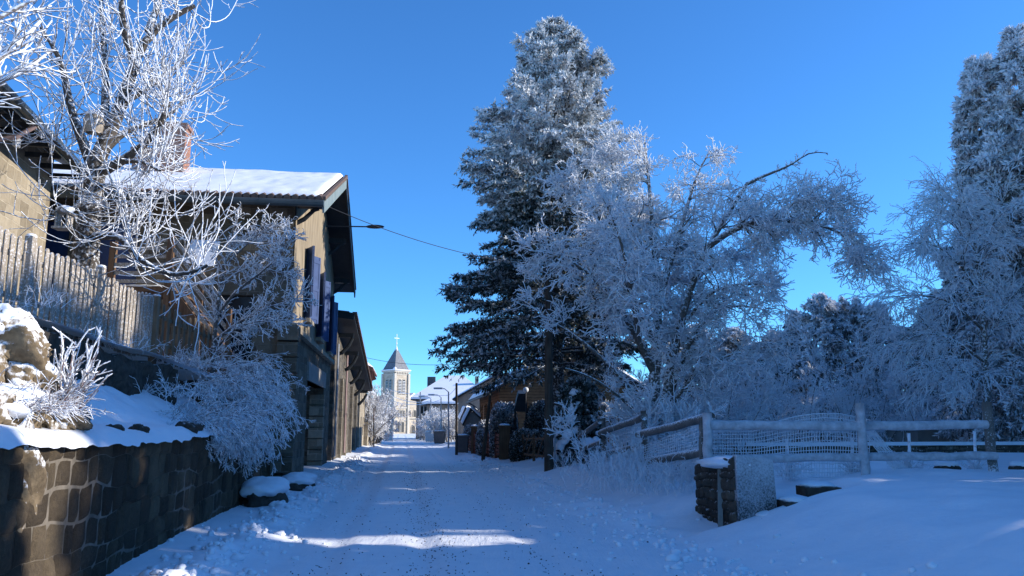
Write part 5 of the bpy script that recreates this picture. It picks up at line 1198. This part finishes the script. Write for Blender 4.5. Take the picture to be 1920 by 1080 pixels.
# little snow-laden fir by the utility pole
fir = conifer(3.6, .2, 1.35, .5, 90, 1.2, .35, 16, 10, .20, .06, lambda h, t: 0.12+.1*t, 41, .2, hang=.9, rtrunk=.06)
p = at(1084, 712, 28); t = place_conifer('little_fir', 'small fir bowed under lumps of snow right of the utility pole', fir, (p[0], 28, .15), (MT['bark'], MT['spruce']), sc=(.82, .82, (p[2]-.15)/3.6))
frs = np.random.RandomState(3); Vs = []; Fs = []; nn = 0
for k in range(95):
    h_ = frs.uniform(0, 1)**.8; r = 1.38*(1-h_)**.55*frs.uniform(.72, 1.02); a = frs.uniform(0, 6.283); s_ = frs.uniform(.14, .30)*(1.1-.5*h_)
    Vv, F = rock_mesh((r*math.cos(a), r*math.sin(a), .3+h_*3.25), (s_, s_, s_*.6), 200+k, 14, 8, .4)
    # droop outward
    Vv[:, 2] -= 0.8*np.maximum(0, np.hypot(Vv[:, 0], Vv[:, 1])-r)
    Vs.append(Vv); Fs.append(F+nn); nn += len(Vv)
o = link_mesh('snow_load', np_mesh('snow_load', np.concatenate(Vs), np.concatenate(Fs)), MT['snow'], None, smooth=True); o.parent = t; o['kind'] = 'stuff'

# hedges (clipped, frosted)
def hedge(lab, x0, x1, y0, y1, h, seed, n=26000, zb=0, name='hedge', fr=.42):
    hr = np.random.RandomState(seed); u = hr.normal(0, 1, (n, 3)); u = unit(u); u[:, 2] = np.abs(u[:, 2])
    pw = .55; q = np.sign(u)*np.abs(u)**pw
    c = np.array([(x0+x1)/2, (y0+y1)/2, zb]); sz = np.array([(x1-x0)/2, (y1-y0)/2, h])
    dep = 1-.18*hr.rand(n, 1); bump_ = 1+.12*vnoise(q[:, 0]*4+seed, q[:, 1]*4+q[:, 2]*4, seed)[:, None]
    pos = c+q*sz*dep*bump_
    v = unit(u+hr.normal(0, .7, (n, 3))); ln = .10*hr.uniform(.5, 1.3, (n, 1)); sd = unit(np.cross(v, hr.normal(0, 1, (n, 3))))*.035
    Vv = np.stack([pos, pos+v*ln*.5+sd, pos+v*ln, pos+v*ln*.5-sd], 1).reshape(-1, 3)
    f = fr+.35*(u[:, 2]-.3)+hr.normal(0, .25, n)
    t = thing(name, (c[0], c[1], zb), lab, 'hedge'); o = link_mesh('foliage', crown_mesh('foliage', Vv, np.arange(n*4).reshape(-1, 4), f), MT['hedge'], t)
    inner = blob('branches', c+UP*h*.35, sz*np.array([.85, .85, .52]), seed, MT['darkstone'], t, .1)
x = ray(944, 790)[0]*42.5; hedge('tall rounded frosted hedge in front of the orange log house', x-.75, x+.75, 42.5, 46, 2.95, 61)
x = ray(915, 800)[0]*45; hedge('lower frosted hedge between the leaning pole and the tall hedge', x-.7, x+.7, 45.5, 50, 2.0, 62)
x = ray(882, 800)[0]*53; hedge('grey clipped hedge beyond the leaning pole', x-.55, x+.65, 52.5, 58, 1.75, 63)
x = ray(990, 800)[0]*37; hedge('dark shrubbery under the spruce behind the board fence', x-.8, x+.9, 37, 41, 1.5, 64, fr=.2)
x = ray(1010, 760)[0]*37; hedge('dark undergrowth filling the space beneath the spruce', x-.6, x+2.4, 39.5, 43, 3.0, 65, fr=.15)

# ------------------------------------------------------------------ rail fence on the right
rf = thing('rail_fence', (5.0, 14.6, .8), 'round-pole rail fence thick with rime running along the bank on the right', 'fence')
def seg(px0, py0, Y0, px1, py1, Y1, r, nm, mat, par, sides=12, n=8, r1=None):
    a, b = at(px0, py0, Y0), at(px1, py1, Y1); t = np.linspace(0, 1, n)[:, None]; p = a+(b-a)*t
    p[1:-1] += rng.normal(0, .006, (n-2, 3)); mb = MB(); rr = np.linspace(r, r1 or r, n)*(1+rng.normal(0, .03, n)); mb.tube(p, rr, sides); return mb.build(nm, mat, par, smooth=True)
YA, YB, YC = 14.5, 14.7, 15.0
seg(1326, 774, YA, 1328, 892, YA, .085, 'post', MT['railfrost'], rf); seg(1318, 788, YA+.15, 1319, 880, YA+.15, .07, 'post', MT['rail'], rf)
seg(1611, 756, YB, 1623, 896, YB, .080, 'post', MT['railfrost'], rf); seg(1849, 754, YC, 1863, 884, YC, .085, 'post', MT['rail'], rf)
seg(1206, 770, 18, 1216, 905, 18, .065, 'post', MT['rail'], rf); seg(1130, 760, 22, 1134, 850, 22, .065, 'post', MT['rail'], rf); seg(1086, 800, 27, 1088, 858, 27, .065, 'post', MT['rail'], rf)
seg(1330, 797, YA, 1614, 799, YB, .086, 'rail', MT['railfrost'], rf, n=14); seg(1618, 799, YB+.03, 1850, 796, YC-.1, .084, 'rail', MT['railfrost'], rf, n=12, r1=.08)
seg(1332, 860, YA, 1618, 857, YB, .074, 'rail', MT['railfrost'], rf, n=14); seg(1620, 857, YB+.03, 1868, 855, YC-.1, .075, 'rail', MT['railfrost'], rf, n=12)
seg(1333, 782, YA+.05, 1197, 815, 18, .085, 'rail', MT['rail'], rf); seg(1330, 846, YA+.05, 1203, 866, 18, .080, 'rail', MT['rail'], rf)
seg(1208, 781, 17.9, 1126, 812, 22, .080, 'rail', MT['rail'], rf); seg(1205, 835, 17.9, 1130, 852, 22, .07, 'rail', MT['rail'], rf)
seg(1125, 790, 21.9, 1085, 821, 27, .075, 'rail', MT['rail'], rf); seg(1128, 828, 21.9, 1090, 842, 27, .06, 'rail', MT['rail'], rf)
# frosted netting behind the rails
def net(lab, fn, nu, nv, r=.006, group=None, vert_only=False):
    P = []; K = 12; mb = MB()
    for i in range(nu): P.append([fn(i/(nu-1), t) for t in np.linspace(0, 1, K)])
    for j in range(nv):
        P.append([fn(t, j/(nv-1)) for t in np.linspace(0, 1, K*1)]) if not vert_only else None
    P = np.array([p for p in P if p is not None]); P += rng.normal(0, .004, P.shape)
    V_, F_ = tube_arrays(P, np.full(P.shape[:2], r), 4)
    t = link_mesh('garden_net', np_mesh('garden_net', V_, F_), MT['net']); tag(t, lab, 'net', 'frosted netting on the rail fence')
def f1(u, v):
    px = 1330+u*300; top = 802-27*max(0, math.sin(min(1, max(0, (u-.30)/.70))*math.pi*.82)); return at(px, top+(895-top)*v, 15.15+.12*math.sin(u*9)+.1*math.sin(v*3))
net('wide square-mesh net hanging behind the long rimed rails', f1, 62, 15, .0075)
def f2(u, v):
    a = at(1612+u*26+v*78, 806+v*92+0*u, 15.2+.3*u); b = at(1700+u*0, 892, 15.3); return a
net('twisted end of net drooping right of the middle post', f2, 10, 10, .009)
def f3(u, v): return at(1207+u*112, (836+v*54)*(1-u)+(794+v*92)*u, 17.8*(1-u)+14.75*u+.05*math.sin(u*11))
net('net stretched between the two lower rails left of the fence corner', f3, 30, 14, .0065)
def f4(u, v): return at(1135+u*70, (805+v*50)*(1-u)+(775+v*62)*u, 22*(1-u)+18.1*u)
net('far slack net behind the weeds at the lower fence end', f4, 20, 8, .006)
# staked young plants
for px, py0, Y, lab in ((1476, 823, 16, 'frosted young plant tied to a thin stake just right of the stone pillar'), (1597, 820, 15.6, 'frosted young plant on a stake beside the middle fence post'), (1704, 812, 15.9, 'frosted young plant tied to a stake midway along the right rails'), (1827, 808, 16.1, 'frosted bushy plant on a stake near the last fence post')):
    a = at(px, py0, Y); b = at(px+3, 893, Y); t = thing('staked_plant', b, lab, 'young plant', 'young plants on stakes behind the fence')
    mb = MB(); mb.tube([b-UP*.1, a], .028, 8); mb.build('stake', MT['frost'], t)
    n = 34; st_ = b+rng.normal(0, .05, (n, 3)); d = rng.normal(0, .5, (n, 3))+UP; P, Rr = grow(st_, d, rng.uniform(.25, .55, n), 6, (0, 0, -1.8), .1, np.full(n, .008), np.full(n, .005)); P2, R2 = kids(P, Rr, 5, .2, 1, 40, 12, .05, .16, 3, (0, 0, -1), .1, .8, .006)
    link_mesh('leaves', np_mesh('leaves', *merge_tubes([(P, Rr, 4), (P2, R2, 3)])), MT['frostgrey'], t)
for px, py, Y, sz, lab in ((1775, 876, 15.6, (.24, .2, .12), 'rounded stone under snow behind the rail fence'), (1912, 876, 15.8, (.2, .18, .1), 'small snowy stone at the right edge behind the fence')):
    c = at(px, py, Y); t = thing('garden_stone', c-UP*.1, lab, 'stone'); blob('stone', c-UP*.03, sz, int(px), MT['darkstone'], t); blob('snow_cap', c+UP*.05, (sz[0]*.95, sz[1]*.95, .07), 7, MT['snow'], t)
# low garden wall and pale building behind
mb = MB(); wa, wb = at(1380, 870, 24)*[1, 1, 0], at(1700, 870, 27)*[1, 1, 0]
gw = thing('garden_wall', (wa[0], wa[1], 0.2), 'low rubble stone wall with a line of snow across the back of the right garden', 'wall')
zt_ = lambda py, Y: at(1600, py, Y)[2]
rough_wall(mb, (ray(1380, 840)[0]*24, 24), (ray(1990, 840)[0]*26, 26), 0.0, lambda t: 0*t+zt_(834, 25.0), .45, (0, -1, 0), .12, .05, 77, .05); mb.build('stonework', MT['rubble'], gw)
mb = MB(); mb.bar((ray(1380, 840)[0]*24, 24.2, zt_(834, 25)+.03), (ray(1990, 840)[0]*26, 26.2, zt_(834, 25)+.03), .5, .10); mb.build('snow_cap', MT['snow'], gw)
mb = MB(); a = at(1722, 832, 33); b = at(1886, 832, 33); zt = at(1800, 806, 33)[2]
t = thing('garden_shed', (a[0], 33, .2), 'low pale grey shed wall behind the garden wall on the right', 'shed')
mb.box(((a[0]+b[0])/2, 34.5, (zt+.2)/2), ((b[0]-a[0])/2, 1.5, (zt-.2)/2)); mb.build('wall', MT['greyrender'], t); mb = MB(); mb.box(((a[0]+b[0])/2, 34.5, zt+.08), ((b[0]-a[0])/2+.15, 1.65, .07)); mb.build('roof', MT['roofsnow'], t)

# ------------------------------------------------------------------ stone pillar, slab, steps
A = np.array([3.30, 12.15, 0.]); B = np.array([3.12, 14.0, 0.]); Cc = np.array([3.98, 12.35, 0.])
pl = thing('stone_pillar', A, 'broken end of a stone wall with a rimed slab on its front and a pale plank', 'stone wall')
mb = MB(); rough_wall(mb, A[:2]-[-0.02, 0], B[:2]+[.04, 0], -.1, lambda t: 1.16-.20*t, .10, (-1, -.09, 0), .07, .03, 88, .05); mb.build('mortar_bed', MT['rubble'], pl)
stone_face('stonework', A[:2]-[0.0, 0], B[:2], -.1, lambda t: 1.22-.20*t+.06*vnoise(t*9, t*0, 3), (-1, -.09, 0), 8, .14, .42, .008, .028, MT['rubbleblock'], pl, 89, wave=.05)
mb = MB(); ux = unit(Cc-A); mb.slab([A+ux*.02+UP*-.1-[0, .05, 0], Cc+UP*-.1-[0, .05, 0], Cc+UP*1.16-ux*.06-[0, .05, 0], Cc+UP*1.20-ux*.22-[0, .05, 0], A+ux*.02+UP*1.24-[0, .05, 0]], (-.02, .14, 0)); mb.build('slab', MT['slabfrost'], pl, bevel=.015)
mb = MB(); mb.slab([A+ux*.1+UP*.1+[0, .15, 0], Cc+[0, .15, .1], Cc+[-.1, 1.5, .1], B+[.35, 0, .1]], (0, 0, .96)); mb.build('rubble_core', MT['rubble'], pl)
blob('snow_cap', (3.45, 13.1, 1.08), (.42, .95, .11), 12, MT['snow'], pl, .3)
mb = MB(); mb.bar(at(1351, 995, 12.62), at(1350, 880, 12.75), .07, .03, up=np.array([0, 1., 0])); mb.build('plank', MT['concrete'], pl)
mb = MB(); 
def step(px0, px1, py0, py1, Y, lab, dy=.5):
    a, b = at(px0, py0, Y), at(px1, py1, Y); t = thing('stone_step', (a[0], Y, b[2]), lab, 'step', None)
    mb = MB(); mb.box(((a[0]+b[0])/2, Y+dy/2, (a[2]+b[2])/2), ((b[0]-a[0])/2, dy/2, abs(a[2]-b[2])/2)); mb.build('stone', MT['darkstone'], t, bevel=.012)
    blob('snow_cap', ((a[0]+b[0])/2, Y+dy/2+.03, a[2]+.02), ((b[0]-a[0])/2*1.0, dy/2*.98, .055), int(px0), MT['snow'], t, .25)
step(1513, 1580, 914, 932, 12.35, 'upper dark stone step showing through the snow right of the pillar'); step(1474, 1530, 942, 962, 12.0, 'middle dark stone step covered with snow right of the pillar'); step(1428, 1470, 972, 984, 11.9, 'lowest half-buried stone step at the foot of the slab')

# ------------------------------------------------------------------ poles, lamps, wires
def pole(lab, px, py, Y, top, rad, mat='pole', name='utility_pole', topx=None, extra=None, cat='pole', group=None):
    b = at(px, py, Y); b[2] = G(b[0], Y)-.1; t = thing(name, b, lab, cat, group); z = at(topx or px, top, Y)
    mb = MB(); mb.tube([b, (b+z)/2, z], [rad, rad*.9, rad*.75], 12); mb.build('shaft', MT[mat], t, smooth=True)
    return t, z
t, ptop = pole('thick dark wooden utility pole standing in front of the spruce', 1029, 895, 27, 500, .155)
mb = MB(); mb.box(ptop-UP*.3+[0, -.17, 0], (.14, .04, .04)); mb.tube([ptop-UP*.25+[-.12, -.2, 0], ptop-UP*.08+[-.12, -.2, 0]], .035, 8); mb.tube([ptop-UP*.25+[.12, -.2, 0], ptop-UP*.08+[.12, -.2, 0]], .035, 8); mb.build('insulator_bracket', MT['darkmetal'], t)
mb = MB(); mb.tube([at(1040, 880, 27.0), at(1041, 760, 27.0)], .03, 8); mb.build('cable_pipe', MT['greymetal'], t)
pole('dark wooden pole beyond the red board fence, left of the leaning one', 856, 848, 48, 718, .085)
pole('thin dark pole leaning right beside the red board fence', 905, 862, 38, 731, .09, topx=920)
def lamp_post(px, py, Y, top, lab, arm=1.6):
    t, z = pole(lab, px, py, Y, top, .07, 'greymetal', 'lamp_post', cat='lamp post')
    mb = MB(); mb.tube([z, z+UP*.25+[arm*.3, 0, 0], z+UP*.3+[arm, 0, 0]], .04, 8); mb.build('arm', MT['greymetal'], t)
    mb = MB(); mb.box(z+UP*.28+[arm+.2, 0, 0], (.35, .12, .07)); mb.build('lamp_head', MT['greymetal'], t, bevel=.03)
lamp_post(841, 838, 62, 735, 'grey street light post nearest the wooden pole on the right', -1.0); 
lamp_post(827, 822, 84, 745, 'slim grey street light post behind the dark bin', -1.2)
lamp_post(808, 824, 88, 748, 'slim grey street light post left of the dark bin', -1.2)
pole('grey metal pole at the left corner of the hipped house', 788, 820, 104, 735, .10, 'greymetal', 'metal_pole')
pole('tall thin wooden pole in front of the pale garden wall on the left', 701, 836, 62, 765, .05, 'timber', 'garden_pole')
# street light on the big house
lp = H(8.4, 0, 0); a = np.array([lp[0], lp[1], at(640, 424, lp[1])[2]])
t = thing('street_light', a, 'street light on a long arm reaching out from the big stone house over the road', 'street light')
mb = MB(); mb.tube([a, a+DR*1.0+UP*.02, a+DR*1.6+UP*.03], .028, 8); mb.build('arm', MT['darkmetal'], t)
blob('lamp_head', a+DR*1.88+UP*.04, (.36, .15, .075), 2, MT['darkmetal'], t, .05, 20, 12)
def wire(a, b, sag, lab, r=.012, mat='darkmetal', group='overhead wires'):
    a, b = np.array(a, float), np.array(b, float); t = np.linspace(0, 1, 24)[:, None]; p = a+(b-a)*t; p[:, 2] -= 4*sag*(t*(1-t))[:, 0]
    mb = MB(); mb.tube(p, r, 5); o = mb.build('overhead_wire', MT[mat], smooth=True); tag(o, lab, 'wire', group)
wire(at(592, 377, 22.3), ptop, .35, 'long wire from the big house corner to the thick wooden pole', .011)
wire(ptop+[-.1, 0, -.2], at(958, 672, 50), .2, 'paired wire, left one, running down through the spruce from pole to log house', .012, 'net'); wire(ptop+[.05, 0, -.2], at(964, 670, 50), .2, 'paired wire, right one, running down through the spruce from pole to log house', .012, 'net')
wire(at(676, 668, 52), at(856, 720, 48)+UP*1.2, .25, 'wire crossing the street in front of the church spire', .014)
wire(at(725, 728, 92), at(841, 741, 62), .3, 'frosted wire from the houses by the church to the nearest grey light post', .022, 'net')
wire(at(728, 738, 92), at(808, 751, 88), .5, 'frosted upper wire between tower side and the left grey light post', .028, 'net')
wire(at(728, 748, 92), at(827, 749, 84), .6, 'frosted lower wire to the light post behind the bin', .028, 'net')
wire(at(841, 741, 62), at(857, 724, 48), .05, 'short wire from the nearest grey light post to the dark wooden pole', .014, 'net')

# ------------------------------------------------------------------ bins
def bin_(lab, px, py, Y, w_, h_, mat='bin'):
    b = at(px, py, Y); b[2] = G(b[0], Y); t = thing('wheelie_bin', b, lab, 'bin')
    mb = MB(); mb.hexa([b+[-w_*.42, -w_*.42, .05], b+[w_*.42, -w_*.42, .05], b+[w_*.42, w_*.42, .05], b+[-w_*.42, w_*.42, .05]], [b+[-w_*.5, -w_*.5, h_*.92], b+[w_*.5, -w_*.5, h_*.92], b+[w_*.5, w_*.5, h_*.92], b+[-w_*.5, w_*.5, h_*.92]]); mb.build('body', MT[mat], t, bevel=.02)
    mb = MB(); mb.box(b+UP*(h_*.96), (w_*.54, w_*.54, .05)); mb.build('lid', MT[mat], t, bevel=.02)
    blob('snow_cap', b+UP*(h_*1.0+.05), (w_*.48, w_*.48, .07), 5, MT['snow'], t, .2, 14, 8)
    for sx in (-1, 1):
        mb = MB(); mb.tube([b+[sx*w_*.40-.03, w_*.45, .1], b+[sx*w_*.40+.03, w_*.45, .1]], .1, 10); mb.build('wheel', MT['darkmetal'], t)
bin_('large dark wheelie bin beside the far light posts', 824, 828, 76, 1.05, 1.15); bin_('pale bin left of the large dark one', 806, 824, 88, 1.0, 1.1, 'binlight')
bin_('small grey bin by the post of the red board fence', 866, 850, 50, .8, 1.05, 'bin'); bin_('pale bin on the left verge near the church', 729, 823, 92, .9, 1.0, 'binlight')

# ------------------------------------------------------------------ garden walls and board fences further on
mb = MB(); rough_wall(mb, (XL+SL*66+.3, 66), (XL+SL*84+.9, 84), -.1, lambda t: 2.0-.5*t, .4, DR, .3, .03, 93); tag(mb.build('garden_wall', MT['tanstone']), 'sunlit tan stone garden wall below the white frosted trees on the left', 'garden wall')
fp = [at(889, 852, 48.5), at(946, 858, 40.6)]
for p in fp: p[2] = G(p[0], p[1])
bf = thing('board_fence', fp[0], 'red-brown board fence between two capped pillars along the right side of the road', 'fence')
def board_panel(a, b, n, par, mat, z0=.12, z1=1.25, nm='boards'):
    mb = MB(); d = unit((b-a)*[1, 1, 0]); 
    for k in range(n):
        z = z0+(z1-z0)*(k+.5)/n; mb.bar(a+UP*z+np.cross(d, UP)*(.02 if k % 2 else -.02), b+UP*z+np.cross(d, UP)*(.02 if k % 2 else -.02), .025, (z1-z0)/n*.72)
    mb.build(nm, MT[mat], par)
mb_n = 4
for k in range(mb_n):
    a = fp[0]+(fp[1]-fp[0])*k/mb_n; b = fp[0]+(fp[1]-fp[0])*(k+1)/mb_n; board_panel(a, b, 6, bf, 'redwood')
    mb = MB(); mb.box(a+UP*.65, (.06, .06, .68)); mb.build('post', MT['redwood'], bf)
for p, hh, ww in ((fp[0]+[0, .2, 0], 1.55, .19), (fp[1]-[0, .2, 0], 1.55, .27)):
    mb = MB(); mb.box(p+UP*hh/2, (ww, ww, hh/2)); mb.box(p+UP*(hh+.04), (ww+.05, ww+.05, .05)); q = mb.build('pillar', MT['timber'], bf); blob('snow_cap', p+UP*(hh+.12), (ww, ww, .07), 3, MT['snow'], q, .2, 14, 8)
bf = thing('board_fence', fp[0]+[-.2, 2, 0], 'short far section of brown board fence beside the small grey bin', 'fence'); board_panel(fp[0]+[-.08, .6, 0], at(876, 848, 53)*[1, 1, 0], 6, bf, 'redwood', .12, 1.1)
mb = MB(); p = at(876, 848, 53)*[1, 1, 0]; mb.box(p+UP*.7, (.08, .08, .7)); mb.build('post', MT['redwood'], bf)
df = thing('slanted_fence', at(1000, 868, 36), 'dark weathered fence with slanting rails between brick pillar and utility pole', 'fence')
a, b = at(962, 862, 39.2)*[1, 1, 0]+UP*.05, at(1050, 872, 31.5)*[1, 1, 0]+UP*.12
for k in range(5):
    p = a+(b-a)*k/4; mb = MB(); mb.box(p+UP*.6, (.06, .06, .65)); mb.build('post', MT['timber'], df)
for k in range(9):
    p = a+(b-a)*(k/9); mb = MB(); mb.bar(p+UP*.25, p+(b-a)/9*1.6+UP*1.25, .03, .07); mb.build('slanted_rail', MT['timber'], df)
for z in (.35, 1.05): mb = MB(); mb.bar(a+UP*z, b+UP*z, .04, .09); mb.build('rail', MT['timber'], df)

# ------------------------------------------------------------------ things hung in the garden tree
t = thing('bird_feeder', at(122, 435, 14), 'small house-shaped bird feeder hanging in the pollarded tree', 'bird feeder')
p = at(120, 412, 14.0); mb = MB(); mb.box(p+UP*-.16, (.15, .12, .02)); mb.build('tray', MT['picket'], t)
for sx in (-1, 1): mb = MB(); mb.box(p+[sx*.10, 0, -.02], (.015, .09, .13)); mb.build('side', MT['picket'], t)
mb = MB(); mb.slab([p+[-.17, -.13, .10], p+[0, -.13, .22], p+[.17, -.13, .10], p+[.15, -.13, .08], p+[0, -.13, .19], p+[-.15, -.13, .08]], (0, .26, 0)); mb.build('roof', MT['picket'], t)
blob('snow_cap', p+UP*.20, (.16, .13, .06), 2, MT['snow'], t, .2, 14, 8); mb = MB(); mb.tube([p+UP*.2, p+UP*.75], .006, 4); mb.build('hanger', MT['darkmetal'], t)
p = at(176, 228, 14.8); t = thing('nest_box', p-UP*.25, 'round frosted nest box wedged in the fork of the pollarded tree', 'nest box')
mb = MB(); mb.tube([p-UP*.24, p-UP*.2, p, p+UP*.12], [.13, .17, .19, .15], 12); mb.build('box', MT['picket'], t, smooth=True); blob('snow_cap', p+UP*.14, (.17, .17, .08), 3, MT['snow'], t, .2, 16, 8)

# low snowy hill closing the view beyond the forest
xs = np.linspace(26, 900, 60); yv = np.linspace(72, 900, 50); X, Y = np.meshgrid(xs, yv)
Z = -1+34*sst(30, 420, X)*sst(60, 160, Y)*(1+.3*vnoise(X*.01, Y*.012, 5))+np.where(X < 28, -2, 0)
i = np.arange(X.size).reshape(X.shape)
tag(link_mesh('hills', np_mesh('hills', np.stack([X, Y, Z], -1).reshape(-1, 3), np.stack([i[:-1, :-1], i[:-1, 1:], i[1:, 1:], i[1:, :-1]], -1).reshape(-1, 4)), MT['snow'], smooth=True), kind='structure')

# crumbled snow clods along the ploughed edges
cr = np.random.RandomState(12); Vs = []; Fs = []; n = 0
for k in range(1500):
    y = 8+ (cr.rand()**1.6)*34; left = cr.rand() < .62
    sx = cr.normal(-2.15, .38) if left else cr.normal(3.7, .5); x = sx+SL*y; r = cr.uniform(.012, .05)*(1.5 if cr.rand() < .12 else 1)
    Vv, F = rock_mesh((x, y, G(x, y)+r*.35), (r*cr.uniform(.8, 1.5), r*cr.uniform(.8, 1.3), r*cr.uniform(.6, 1.0)), 300+k, 8, 5, .6); Vs.append(Vv); Fs.append(F+n); n += len(Vv)
tag(link_mesh('snow_clods', np_mesh('snow_clods', np.concatenate(Vs), np.concatenate(Fs)), MT['snow']), 'crumbled snow clods scattered along both ploughed edges of the road', 'snow clods', kind='stuff')

# grit and gravel spread on the packed snow
gr = np.random.RandomState(22); Vs = []; Fs = []; n = 0
for k in range(1300):
    y = 8.2+(gr.rand()**1.7)*30; q = gr.rand()
    sx = gr.normal(.45, .28) if q < .55 else (gr.normal(1.9, .3) if q < .75 else (gr.normal(-.9, .3) if q < .85 else gr.uniform(-1.5, 3.6)))
    x = sx+SL*y; r = gr.uniform(.004, .011)*(1.5 if gr.rand() < .08 else 1)
    Vv, F = rock_mesh((x, y, G(x, y)+r*.5), (r, r, r*.8), 900+k, 6, 4, .5); Vs.append(Vv); Fs.append(F+n); n += len(Vv)
tag(link_mesh('gravel', np_mesh('gravel', np.concatenate(Vs), np.concatenate(Fs)), MT['darkmetal']), 'dark grit scattered along the wheel tracks on the snowy road', 'gravel', kind='stuff')
